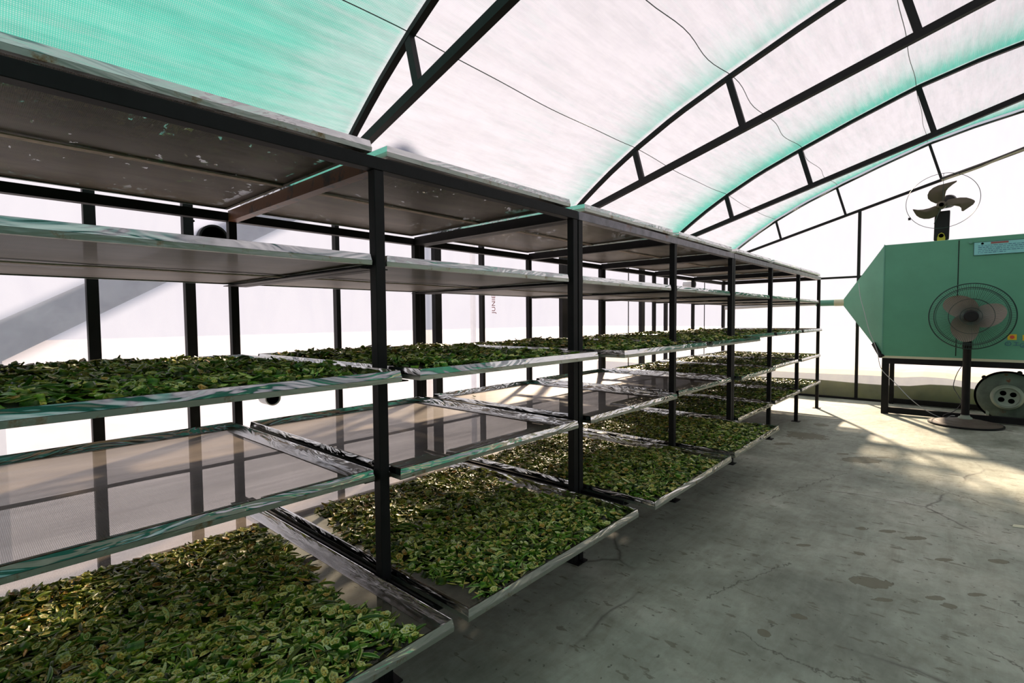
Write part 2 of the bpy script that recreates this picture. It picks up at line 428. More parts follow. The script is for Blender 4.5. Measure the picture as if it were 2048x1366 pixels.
# ------------------------------------------------------------------ mesh helpers
class MB:
    def __init__(s):
        s.v = []; s.f = []
    def box(s, a, b):
        x0, y0, z0 = a; x1, y1, z1 = b
        k = len(s.v)
        s.v += [(x0, y0, z0), (x1, y0, z0), (x1, y1, z0), (x0, y1, z0), (x0, y0, z1), (x1, y0, z1), (x1, y1, z1), (x0, y1, z1)]
        s.f += [(k, k+3, k+2, k+1), (k+4, k+5, k+6, k+7), (k, k+1, k+5, k+4), (k+1, k+2, k+6, k+5), (k+2, k+3, k+7, k+6), (k+3, k, k+4, k+7)]
        return s
    def bar(s, p, q, wdt, hgt, upv=(0, 0, 1)):
        p = Vector(p); q = Vector(q); d = (q - p).normalized(); u = Vector(upv)
        sd_ = d.cross(u).normalized(); u2 = sd_.cross(d)
        k = len(s.v)
        for e in (p, q):
            for a, b in ((-1, -1), (1, -1), (1, 1), (-1, 1)):
                s.v.append(tuple(e + sd_ * (a * wdt / 2) + u2 * (b * hgt / 2)))
        s.f += [(k, k+1, k+2, k+3), (k+7, k+6, k+5, k+4)]
        for i in range(4):
            j = (i + 1) % 4
            s.f.append((k+i, k+4+i, k+4+j, k+j))
        return s
    def tube(s, pts, r, n=8, closed=False, cap=True):
        pts = [Vector(p) for p in pts]
        k = len(s.v); N = len(pts)
        prev = None
        for i, p in enumerate(pts):
            if closed:
                d = pts[(i+1) % N] - pts[i-1]
            else:
                d = pts[min(i+1, N-1)] - pts[max(i-1, 0)]
            d.normalize()
            if prev is None:
                a = Vector((0, 0, 1)) if abs(d.z) < .9 else Vector((1, 0, 0))
            else:
                a = prev
            u = (a - d * a.dot(d)).normalized(); prev = u
            v2 = d.cross(u)
            rr = r[i] if isinstance(r, (list, tuple)) else r
            for j in range(n):
                t = 2 * math.pi * j / n
                s.v.append(tuple(p + u * math.cos(t) * rr + v2 * math.sin(t) * rr))
        for i in range(N if closed else N - 1):
            a0 = k + i * n; b0 = k + ((i + 1) % N) * n
            for j in range(n):
                j2 = (j + 1) % n
                s.f.append((a0+j, a0+j2, b0+j2, b0+j))
        if not closed and cap:
            s.f.append(tuple(k + j for j in range(n))[::-1])
            s.f.append(tuple(k + (N-1) * n + j for j in range(n)))
        return s
    def lathe(s, prof, axis='Z', c=(0, 0, 0), n=32):
        k = len(s.v); c = Vector(c)
        for (r, h) in prof:
            for j in range(n):
                t = 2 * math.pi * j / n
                a, b = math.cos(t) * r, math.sin(t) * r
                if axis == 'Z': p = Vector((a, b, h))
                elif axis == 'Y': p = Vector((a, h, b))
                else: p = Vector((h, a, b))
                s.v.append(tuple(c + p))
        for i in range(len(prof) - 1):
            for j in range(n):
                j2 = (j + 1) % n
                s.f.append((k + i*n + j, k + i*n + j2, k + (i+1)*n + j2, k + (i+1)*n + j))
        if prof[0][0] > 1e-5: s.f.append(tuple(k + j for j in range(n))[::-1])
        if prof[-1][0] > 1e-5: s.f.append(tuple(k + (len(prof)-1)*n + j for j in range(n)))
        return s
    def poly(s, pts, thick):
        """closed outline (list of 3D points) extruded by vector"""
        k = len(s.v); n = len(pts); t = Vector(thick)
        s.v += [tuple(p) for p in pts] + [tuple(Vector(p) + t) for p in pts]
        s.f.append(tuple(range(k, k + n))[::-1]); s.f.append(tuple(range(k + n, k + 2*n)))
        for i in range(n):
            j = (i + 1) % n
            s.f.append((k+i, k+j, k+n+j, k+n+i))
        return s
    def build(s, name, m, parent=None, origin=None, smooth=False, bevel=0):
        me = bpy.data.meshes.new(name)
        o_ = Vector(origin) if origin is not None else Vector((0, 0, 0))
        me.from_pydata([tuple(Vector(v) - o_) for v in s.v], [], s.f)
        me.materials.append(m)
        import bmesh
        bm = bmesh.new(); bm.from_mesh(me); bmesh.ops.recalc_face_normals(bm, faces=bm.faces); bm.to_mesh(me); bm.free()
        if smooth:
            me.polygons.foreach_set('use_smooth', [True] * len(me.polygons))
        me.update()
        o = bpy.data.objects.new(name, me)
        COL.objects.link(o)
        if parent is not None:
            o.parent = parent
            o.location = o_ - parent.location
        else:
            o.location = o_
        if bevel:
            b = o.modifiers.new('bevel', 'BEVEL'); b.width = bevel; b.segments = 2; b.limit_method = 'ANGLE'
        if smooth:
            try:
                me.set_sharp_from_angle(angle=math.radians(40))
            except Exception:
                pass
        return o

def tag(o, label=None, cat=None, group=None, kind=None):
    if label: o['label'] = label
    if cat: o['category'] = cat
    if group: o['group'] = group
    if kind: o['kind'] = kind
    return o

def empty(name, loc, label, cat, group=None):
    o = bpy.data.objects.new(name, None)
    o.empty_display_size = .1
    COL.objects.link(o)
    o.location = loc
    tag(o, label, cat, group)
    return o

# ------------------------------------------------------------------ roof shape
AX = [-1.93, -1.62, -1.3, -.95, -.5, 0, .6, 1.2, 1.75, 2.25, 2.8, 3.3]
AZ = [2.50, 2.745, 2.975, 3.19, 3.425, 3.635, 3.87, 4.085, 4.22, 4.31, 4.37, 4.39]
def za(x):
    if x > RIDGE: x = 2 * RIDGE - x
    return float(np.interp(x, AX, AZ))
def zc(x):
    if x > RIDGE: x = 2 * RIDGE - x
    return 3.10 + .298 * x

# ------------------------------------------------------------------ setting
fl = MB().box((XL, YB, -.12), (XR, YE + .02, 0)).build('floor', M_FLOOR)
tag(fl, kind='structure')
gr = MB().box((-60, -60, -.6), (60, 90, -.121)).build('ground', M_GROUND)
tag(gr, kind='structure')
wl = MB().box((XL - .012, YB, -.1), (XL - .008, YE, 2.52)).build('wall_left', M_PLASTIC)
tag(wl, kind='structure')
wr = MB().box((XR + .008, YB, -.1), (XR + .012, YE, 2.52)).build('wall_right', M_CLOTH)
tag(wr, kind='structure')

def gable(y, name, m):
    xs = np.linspace(XL, XR, 60)
    mb = MB()
    for x in xs:
        mb.v.append((x, y, -.1)); mb.v.append((x, y, za(x) + .02))
    for i in range(len(xs) - 1):
        k = i * 2
        mb.f.append((k, k+2, k+3, k+1))
    o = mb.build(name, m)
    tag(o, kind='structure')
    return o
gable(YE + .012, 'wall_end', M_PLASTIC)
gable(YB, 'wall_back', M_CLOTH)

def arch_sheet(y0, y1, dz, nx=90, ny=30, sag=None):
    xs = np.linspace(XL - .01, XR + .01, nx); ys = np.linspace(y0, y1, ny)
    mb = MB()
    for y in ys:
        for x in xs:
            mb.v.append((x, y, za(x) + dz + (sag(x, y) if sag else 0)))
    for j in range(ny - 1):
        for i in range(nx - 1):
            k = j * nx + i
            mb.f.append((k, k+1, k+nx+1, k+nx))
    return mb
rs = arch_sheet(YB, YE + .02, .075).build('ceiling', M_ROOFPL, smooth=True)
tag(rs, kind='structure')

TR = [-4.8, -2.0, .89, 3.80, 6.56, YE - .03]
def netsag(x, y):
    for a, b in zip(TR[:-1], TR[1:]):
        if a <= y <= b:
            t = (y - a) / (b - a)
            return -.035 * math.sin(math.pi * t)
    return 0
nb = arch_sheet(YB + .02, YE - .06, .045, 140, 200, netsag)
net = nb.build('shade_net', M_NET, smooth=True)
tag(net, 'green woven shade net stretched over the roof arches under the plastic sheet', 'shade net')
def net_density_glare(x, y):
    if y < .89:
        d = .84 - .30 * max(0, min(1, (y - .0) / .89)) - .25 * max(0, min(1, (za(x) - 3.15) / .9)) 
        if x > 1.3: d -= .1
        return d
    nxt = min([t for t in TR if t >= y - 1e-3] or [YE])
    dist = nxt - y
    base = .04  # kept low so the farther net pales as if in sun glare
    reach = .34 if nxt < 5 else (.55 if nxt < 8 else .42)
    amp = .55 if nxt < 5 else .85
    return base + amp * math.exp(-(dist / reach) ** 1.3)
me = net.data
att = me.attributes.new('net_cover_glare', 'FLOAT', 'POINT')
att.data.foreach_set('value', [max(0.0, net_density_glare(v.co.x, v.co.y)) for v in me.vertices])
for sxx in (-.95, 0.0, 1.2, 3.3):
    pts = []
    for y in np.linspace(YB + .05, YE - .08, 110):
        pts.append((sxx + .012 * math.sin(y * 5.1 + sxx) * (2.2 if sxx == 0 else .5), y, za(sxx) + .030 + netsag(sxx, y)))
    MB().tube(pts, .0035, 5).build('seam_cord', M_GUARD, net)
# rolled, doubled hem at the end of the net
pts = [(x, YE - .07, za(x) + .012 - .03 * abs(math.sin((x + .95) * 2.9))) for x in np.linspace(XL + .03, XR - .03, 80)]
MB().tube(pts, .006, 6).build('hem', M_GUARD, net)

# trusses
tnames = ['roof truss behind the camera side over the back wall', 'roof truss over the start of the racks',
          'curved roof truss crossing above the dense green net', 'curved roof truss reaching down behind the first pair of twin rack posts',
          'curved roof truss over the rack bays holding dark okra', 'end roof truss standing on the end wall above the mint green machine']
def truss(i, y):
    t = empty('roof_truss', (RIDGE, y, 2.5), '', 'roof truss', 'curved steel roof trusses')
    t['label'] = ['black roof truss over the wall behind the near trays',
                  'black roof truss over the open floor before the dense net',
                  'black curved roof truss between the dense green net and the pale net',
                  'black curved roof truss meeting the rack top at its twin front posts',
                  'black curved roof truss, second one in front of the end wall truss'.replace('second one in front of', 'next one in front of'),
                  'thin dark roof truss standing on the end wall above the mint machine'][i]
    wd = .05 if i < 5 else .035
    xs = list(np.linspace(XL + .03, XR - .03, 64))
    mb = MB()
    k0 = len(mb.v)
    for x in xs:
        e = .05
        dzdx = (za(x + e) - za(x - e)) / (2 * e); L_ = math.hypot(1, dzdx)
        nx_, nz_ = -dzdx / L_, 1 / L_
        h = .018 if i < 5 else .012
        for (a, b) in ((-1, -1), (1, -1), (1, 1), (-1, 1)):
            mb.v.append((x + nx_ * b * h, y + a * wd / 2.2, za(x) + nz_ * b * h))
    for q in range(len(xs) - 1):
        for j in range(4):
            j2 = (j + 1) % 4
            mb.f.append((q*4+j, q*4+j2, q*4+4+j2, q*4+4+j))
    mb.f.append((0, 3, 2, 1)); q = (len(xs)-1)*4; mb.f.append((q, q+1, q+2, q+3))
    mb.build('top_chord', M_BLACK, t)
    hh = .06 if i < 5 else .042
    for s_ in (1, -1):
        ex = XL + .03
        a = (ex if s_ > 0 else 2*RIDGE - ex, y, zc(ex)); b = (RIDGE, y, zc(RIDGE))
        MB().bar(a, b, wd, hh).build('bottom_chord', M_BLACK, t)
        for (xt, xb) in ((-.95, -.86), (0, .14), (1.22, 1.38), (2.35, 2.55)):
            A = (xt if s_ > 0 else 2*RIDGE - xt, y, za(xt)); B = (xb if s_ > 0 else 2*RIDGE - xb, y, zc(xb))
            MB().bar(A, B, wd * .8, .055 if i < 5 else .035, (1, 0, 0)).build('web', M_BLACK, t)
    return t
for i, y in enumerate(TR):
    truss(i, y)

# wall posts, left wall
wp = [(-.56, .052, 'first wall post, crossing the slanting shadow of the added plank on the plastic'),
      (-.092, .055, 'wall post just before the round vent up under the rack top'),
      (.89, .034, 'slim wall post under the foot of the first visible roof truss'),
      (1.87, .075, 'thick wall post just beyond the rear twin rack posts'),
      (2.445, .034, 'slim wall post beside the faded red lettering'),
      (3.83, .14, 'thickest wall post, with a small bolt, behind the twin front posts'),
      (5.79, .10, 'wall post between the two rear rack posts of the dark okra bays'),
      (6.6, .05, 'wall post hidden mostly behind the third front rack post')]
for y, wd, lab in wp:
    o = MB().box((-.03, -wd/2, 0), (.02, wd/2, 2.5)).build('wall_post', M_BLACK)
    o.location = (-1.885, y, 0)
    tag(o, 'black steel ' + lab, 'wall post')
for y, lab in ((5.406, 'thin dark rod hanging down the plastic wall midway along'), (8.25, 'thin dark rod hanging down the plastic wall close to the far corner')):
    o = MB().tube([(0, 0, 0.02), (0, 0, 2.45)], .008, 6).build('hanging_rod', M_BLACK)
    o.location = (-1.9, y, 0)
    tag(o, lab, 'rod')
# end wall posts
for x, z1, lab in ((-1.88, 2.5, 'corner post where the plastic side wall meets the end wall'),
                   (.338, zc(.338), 'tall end wall post beside the cone of the mint machine'),
                   (3.3, zc(3.3), 'end wall post under the roof ridge'), (5.9, 3.2, 'end wall post near the far side wall')):
    o = MB().box((-.022, -.022, 0), (.022, .022, z1)).build('wall_post', M_BLACK)
    o.location = (x, YE - .03, 0)
    tag(o, 'black steel ' + lab, 'wall post')
tag(MB().box((XL, YE - .05, 2.075), (XR, YE - .02, 2.11)).build('trim_1', M_BLACK), kind='structure')
tag(MB().box((XL, YE - .06, 0.0), (XR, YE - .015, 0.035)).build('baseboard_end', M_BLACK), kind='structure')
tag(MB().box((XL + .0, YB, 0.0), (XL + .03, YE, 0.035)).build('baseboard_left', M_BLACK), kind='structure')
tag(MB().box((XL - .0, YB, 2.47), (XL + .04, YE, 2.53)).build('trim_2', M_BLACK), kind='structure')
tag(MB().box((XR - .04, YB, 2.47), (XR, YE, 2.53)).build('trim_3', M_BLACK), kind='structure')

# bank of soil outside the end wall
mb = MB(); nx = 60
prof = [(YE + .15, -.15), (YE + .2, .40), (YE + .5, .46), (YE + 1.4, .45), (YE + 1.9, -.15)]
for i in range(nx):
    x = XL - 3 + i * (XR - XL + 6) / (nx - 1)
    for j, (y, z) in enumerate(prof):
        bumpz = .035 if (1.05 < x < 1.65) else 0
        mb.v.append((x, y + .03 * math.sin(x * 3), z + (bumpz + .006 * math.sin(x * 2.3) if 0 < j < 4 else 0)))
for i in range(nx - 1):
    for j in range(4):
        k = i * 5 + j
        mb.f.append((k, k+1, k+6, k+5))
o = mb.build('soil_bank', M_BANK)
tag(o, 'low mossy soil bank outside along the foot of the end wall', 'soil bank')
# plank added outside the side wall to cast a soft shadow across the plastic
o = empty('added_shadow_plank', (-2.63, 1.0, 0), '', 'plank')
MB().bar((-2.63, -.95, 1.28), (-2.63, 3.12, 3.72), .04, .21).build('plank', M_WOOD, o)
MB().box((-2.69, -.93, -.12), (-2.65, -.88, 1.36)).build('prop', M_WOOD, o)
MB().box((-2.69, 3.05, -.12), (-2.65, 3.10, 3.7)).build('prop', M_WOOD, o)
tag(o, 'pale sloping plank added outside to shade a slanting band of the side wall', 'plank')

# ------------------------------------------------------------------ racks
ZB = {1: 2.046, 2: 1.632, 3: 1.205, 4: .812, 5: .402}   # underside of the trays on each tier
def rack(k0, k1, label):
    t = empty('drying_rack', (-D/2, k0 * L, 0), label, 'drying rack')
    n = k1 - k0
    ys = []
    for k in range(k0, k1 + 1):
        off = 0
        if k in (1, 3):
            off = .026 if k == k0 else -.026
        ys.append((k, k * L + off))
    for k, y in ys:
        for x in (0, -D):
            wd = .021
            MB().box((x - .021, y - wd, .006), (x + .021, y + wd, 1.987)).build('post', M_BLACK, t, (x, y, 0), bevel=.002)
            MB().box((x - .05, y - .022 if k in (1, 3) else y - .045, 0), (x + .05, y + .022 if k in (1, 3) else y + .045, .007)).build('foot_plate', M_BLACK, t)
        # cross beam at the top, angle irons on each tier
        MB().box((-D + .022, y - .024, 1.985), (-.022, y + .024, 2.043)).build('cross_beam', M_BLACKRUST if k == 0 else M_BLACK, t)
        for lv in (2, 3, 4, 5):
            z = ZB[lv]
            sh = {5: .30, 3: .10}.get(lv, 0) if k < 4 else 0
            mb = MB()
            lo = .022 if (k in (1, 3) and k == k0) else .06
            hi = .022 if (k in (1, 3) and k == k1) else .06
            mb.box((-D + .022, y - lo, z - .012), (-.022, y + hi, z - .008))
            mb.box((-D + .022, y - .005, z - .012), (-.022, y + .005, z + .022))
            if sh > 0:
                mb.box((-.03, y - lo, z - .012), (sh, y - .0215, z - .008))
                mb.box((-.03, y + .0215, z - .012), (sh, y + hi, z - .008))
                mb.box((.0, y - .004, z - .012), (sh, y + .004, z + .02))
            mb.build('tray_support', M_BLACK, t)
    a, b = ys[0][1], ys[-1][1]
    MB().box((-.024, a - .021, 1.987), (.024, b + .021, 2.034)).build('top_rail', M_RAIL if k0 > 0 else M_BLACK, t, bevel=.002)
    MB().box((-D - .024, a - .021, 1.987), (-D + .024, b + .021, 2.034)).build('top_rail', M_BLACK, t)
    return t
rack(-1, 1, 'black steel drying rack with the rusty cross beam, farthest from the mint machine')
rack(1, 3, 'black steel drying rack in the middle of the row, between the twin posts')
rack(3, 6, 'black steel drying rack at the mint machine end of the row')

# ------------------------------------------------------------------ trays
YR = {-1: (-1.275, -.032), 0: (.034, 1.235), 1: (1.378, 2.572), 2: (2.682, 3.875), 3: (4.01, 5.20), 4: (5.315, 6.52), 5: (6.635, 7.84)}
XF = {}   # front edge of each tray
for t_ in range(-1, 6):
    XF[(1, t_)] = .025; XF[(2, t_)] = .012
    XF[(3, t_)] = {-1: .185, 0: .205, 1: .285, 2: .285}.get(t_, .066)
    XF[(4, t_)] = {-1: .0, 0: .075, 1: .065, 2: .03, 3: .085, 4: .03, 5: .05}[t_]
    XF[(5, t_)] = {-1: .445, 0: .445, 1: .468, 2: .455}.get(t_, .058)
TD = 1.43
def depth(lv, t_):
    return 1.69 if lv == 5 and t_ <= 2 else TD
def rim_strip(mb, p0, p1, out, prof):
    """a folded profile swept along one side: prof = [(outwards, z)...] ; mitred ends"""
    p0 = Vector(p0); p1 = Vector(p1); out = Vector(out); al = (p1 - p0).normalized()
    k = len(mb.v); n = len(prof)
    for e, s_ in ((p0, 1), (p1, -1)):
        for (o_, z) in prof:
            q = e + out * o_ - al * s_ * o_
            mb.v.append((q.x, q.y, q.z + z))
    for i in range(n - 1):
        mb.f.append((k+i, k+i+1, k+n+i+1, k+n+i))

def tray_parts(t, wy, dx, seed):
    r_ = random.Random(seed)
    lip = [(-.004, .0165), (.0, .0175), (-.004, .041), (-.008, .042), (-.009, .036), (-.012, .006)]
    low = [(-.018, -.0005), (.0, .0), (.001, .0165), (-.003, .0172)]
    c = [(0, 0), (0, wy), (-dx, wy), (-dx, 0)]
    outs = [(1, 0, 0), (0, 1, 0), (-1, 0, 0), (0, -1, 0)]
    m1 = MB(); m2 = MB(); m3 = MB()
    for i in range(4):
        p = (*c[i], 0); q = (*c[(i+1) % 4], 0)
        rim_strip(m1, p, q, outs[i], lip)
        rim_strip(m2, p, q, outs[i], low)
        rim_strip(m3, p, q, outs[i], [(-.012, .0065), (-.052, .0085), (-.052, .0065)])
    loc = t.location
    for mb in (m1, m2, m3):
        mb.v = [(a + loc.x, b + loc.y, c_ + loc.z) for a, b, c_ in mb.v]
    m1.build('rim', M_STEEL, t)
    m2.build('lower_flange', M_STEELD, t)
    m3.build('clamping_strip', M_STRIP, t)
    # mesh bottom, sagging a little between the sides
    mb = MB(); nx, ny = 16, 14
    ph = r_.random() * 6
    for j in range(ny + 1):
        for i in range(nx + 1):
            u, v = i / nx, j / ny
            z = .005 - .008 * math.sin(math.pi * u) * math.sin(math.pi * v) * abs(math.sin(2 * math.pi * u)) + .0015 * math.sin(9 * v + ph + 5 * u) * math.sin(math.pi * u) * math.sin(math.pi * v)
            mb.v.append((loc.x - .014 - u * (dx - .028), loc.y + .014 + v * (wy - .028), loc.z + z))
    for j in range(ny):
        for i in range(nx):
            k = j * (nx + 1) + i
            mb.f.append((k, k+1, k+nx+2, k+nx+1))
    mb.build('wire_mesh', M_MESH, t, smooth=True)
    # stiffening strip under the middle
    pts = [(loc.x - dx * .5 + .004 * math.sin(y_ * 6 + ph), loc.y + .016 + y_ * (wy - .032), loc.z - .006 + .001 * math.sin(y_ * 15)) for y_ in np.linspace(0, 1, 16)]
    mb = MB()
    k = 0
    for p in pts:
        mb.v += [(p[0] - .019, p[1], p[2]), (p[0] + .019, p[1], p[2]), (p[0] + .019, p[1], p[2] + .005), (p[0] - .019, p[1], p[2] + .005)]
    for i in range(len(pts) - 1):
        for j in range(4):
            j2 = (j + 1) % 4
            mb.f.append((i*4+j, i*4+j2, i*4+4+j2, i*4+4+j))
    mb.build('stiffening_strip', M_CORK, t)

TIER = {1: 'top tier', 2: 'upper middle tier', 3: 'middle tier', 4: 'lower middle tier', 5: 'lowest tier'}
NTH = {5: 'bay next to mint machine', 4: 'second bay from mint machine', 3: 'third bay from mint machine', 2: 'fourth bay from mint machine',
       1: 'fifth bay from mint machine', 0: 'sixth bay from mint machine', -1: 'seventh bay from mint machine'}
FULL = {(1, t_) for t_ in range(-1, 6)} | {(3, t_) for t_ in range(-1, 6)} | {(4, 3), (4, 4), (4, 5)} | {(5, t_) for t_ in range(-1, 6)}
TRAYS = {}
for lv in range(1, 6):
    for t_ in range(-1, 6):
        y0, y1 = YR[t_]
        x = XF[(lv, t_)]
        o = empty('drying_tray', (x, y0, ZB[lv]), '%s steel tray, %s, %s' % ('okra-covered' if (lv, t_) in FULL else 'empty', TIER[lv], NTH[t_]),
                  'drying tray', 'mesh trays on the ' + TIER[lv])
        tray_parts(o, y1 - y0, depth(lv, t_), lv * 10 + t_)
        TRAYS[(lv, t_)] = o

# ------------------------------------------------------------------ cut okra
SKIN = np.array([.032, .095, .010]); SKINL = np.array([.12, .22, .03]); CREAM = np.array([.78, .72, .38]); SEED = np.array([.55, .36, .05]); PALE = np.array([.50, .60, .30])
def tmpl_slice(r, h, stretch=1.0, seed=0):
    R_ = np.random.default_rng(seed)
    n = 10
    V = []; F = []; C = []
    ang = np.arange(n) * 2 * np.pi / n
    rad = r * (1 + .10 * np.cos(ang * 5)) * (1 + .08 * R_.standard_normal(n))
    def ring(s, z, col):
        k = len(V)
        for a, q in zip(ang, rad):
            V.append((np.cos(a) * q * s * stretch, np.sin(a) * q * s, z)); C.append(col)
        return k
    def join(a, b):
        for j in range(n):
            j2 = (j + 1) % n
            F.append((a+j, a+j2, b+j2, b+j))
    for sgn in (1, -1):
        z = sgn * h / 2
        a = ring(1.0, z, SKINL); b = ring(.86, z * .95, CREAM)
        c = len(V)
        for j, (an, q) in enumerate(zip(ang, rad)):
            V.append((np.cos(an) * q * .45 * stretch, np.sin(an) * q * .45, z * .65)); C.append(SEED * 1.2 if j % 2 == 0 else SKINL * .35)
        d = len(V); V.append((0, 0, z * .9)); C.append(CREAM)
        join(a, b) if sgn > 0 else join(b, a)
        join(b, c) if sgn > 0 else join(c, b)
        for j in range(n):
            F.append((c+j, c+(j+1) % n, d) if sgn > 0 else (c+(j+1) % n, c+j, d))
    e1 = ring(1.0, h/2, SKINL); e2 = ring(1.05, 0, SKIN); e3 = ring(1.0, -h/2, SKINL)
    join(e2, e1); join(e3, e2)
    return V, F, C
def tmpl_pod(length, wdt, bend, open_=True, seed=0):
    """a lengthwise sliver of pod: green ridged back, pale cut face with seeds"""
    R_ = np.random.default_rng(seed)
    V = []; F = []; C = []
    ns = 8; na = 6
    prev = None
    for i in range(ns):
        t = i / (ns - 1)
        s = max(.06, math.sin(math.pi * min(1, t * 1.12 + .04)) ** .6) * (1 - .25 * t)
        x = (t - .5) * length; z0 = bend * length * (4 * (t - .5) ** 2 - .5)
        yb = .12 * length * math.sin(t * 2.4 + seed)
        k = len(V)
        for j in range(na):   # back
            a = math.pi + math.pi * j / (na - 1)
            ridge = 1.0 + (.12 if j % 2 else -.04)
            V.append((x, yb + math.cos(a) * wdt * .5 * s * ridge, z0 + math.sin(a) * wdt * .38 * s * ridge)); C.append(SKIN if j % 2 else SKINL * .8)
        m_ = len(V)
        for j in range(5):    # cut face
            u = -1 + j * .5
            V.append((x, yb + u * wdt * .5 * s, z0 + (-.10 if open_ else .18) * wdt * s * (1 - u * u)))
            C.append(PALE if abs(u) > .9 else ((SEED if (i % 2 == 0 and j == 2) else CREAM) if open_ else SKIN * 1.1))
        if prev is not None:
            pk, pm = prev
            for j in range(na - 1): F.append((pk+j, pk+j+1, k+j+1, k+j))
            for j in range(4): F.append((pm+j, m_+j, m_+j+1, pm+j+1))
        prev = (k, m_)
    return V, F, C
def tmpl_shard(length, wdt, curl, seed=0):
    V = []; F = []; C = []
    ns, nw = 5, 3
    for side in (0, 1):
        k = len(V)
        for i in range(ns):
            t = i / (ns - 1); s = math.sin(math.pi * (t * .86 + .07)) ** .7
            for j in range(nw):
                u = j - 1
                x = (t - .5) * length; y = u * wdt * .5 * s + .1 * length * math.sin(t * 3 + seed)
                z = curl * length * (t - .5) ** 2 + .25 * wdt * u * u - side * .0016
                V.append((x, y, z)); C.append((SKINL if side == 0 else SKIN) if j != 1 else (SKIN * 1.2 if side else PALE * .7))
        for i in range(ns - 1):
            for j in range(nw - 1):
                a = k + i * nw + j
                q = (a, a+1, a+nw+1, a+nw)
                F.append(q if side else q[::-1])
    return V, F, C
TM = [tmpl_slice(.0100, .008, 1.0, 1), tmpl_slice(.0115, .014, 1.05, 2), tmpl_slice(.0090, .007, 1.8, 3), tmpl_slice(.0100, .018, 1.4, 4), tmpl_slice(.009, .010, 1.0, 5),
      tmpl_pod(.056, .012, .03, True, 1), tmpl_pod(.085, .013, .04, True, 2), tmpl_pod(.040, .013, -.03, True, 3), tmpl_pod(.072, .011, -.03, False, 4), tmpl_pod(.044, .011, .05, False, 5),
      tmpl_shard(.036, .010, .5, 1), tmpl_shard(.027, .010, -.7, 2), tmpl_shard(.052, .008, .4, 3)]
TW = np.array([5, 4, 8, 6, 6, 14, 6, 14, 8, 10, 8, 8, 8], float); TW /= TW.sum()
TMN = []
for V, F, C in TM:
    V = np.array(V, float); C = np.array(C, float)
    fl_ = []
    for f in F:
        fl_.append(f)
    TMN.append((V, fl_, C))

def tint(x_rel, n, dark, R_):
    """per piece colour: mostly green near the aisle, drier brown towards the wall, brightened there to paint in warm sun"""
    dry = np.clip(.18 + 1.0 * x_rel + .28 * R_.standard_normal(n), 0, 1)[:, None]  # drying, plus sun warmth painted in towards the wall
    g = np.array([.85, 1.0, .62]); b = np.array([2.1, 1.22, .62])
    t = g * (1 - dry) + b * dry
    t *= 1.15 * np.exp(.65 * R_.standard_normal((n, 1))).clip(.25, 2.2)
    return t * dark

def nz2(x, y, s):
    return (np.sin(x * 7.1 * s + 1.3) * np.cos(y * 6.3 * s - .7) + .6 * np.sin(x * 15.7 * s + y * 11 * s) + .4 * np.cos(y * 23 * s - x * 19 * s)) / 2

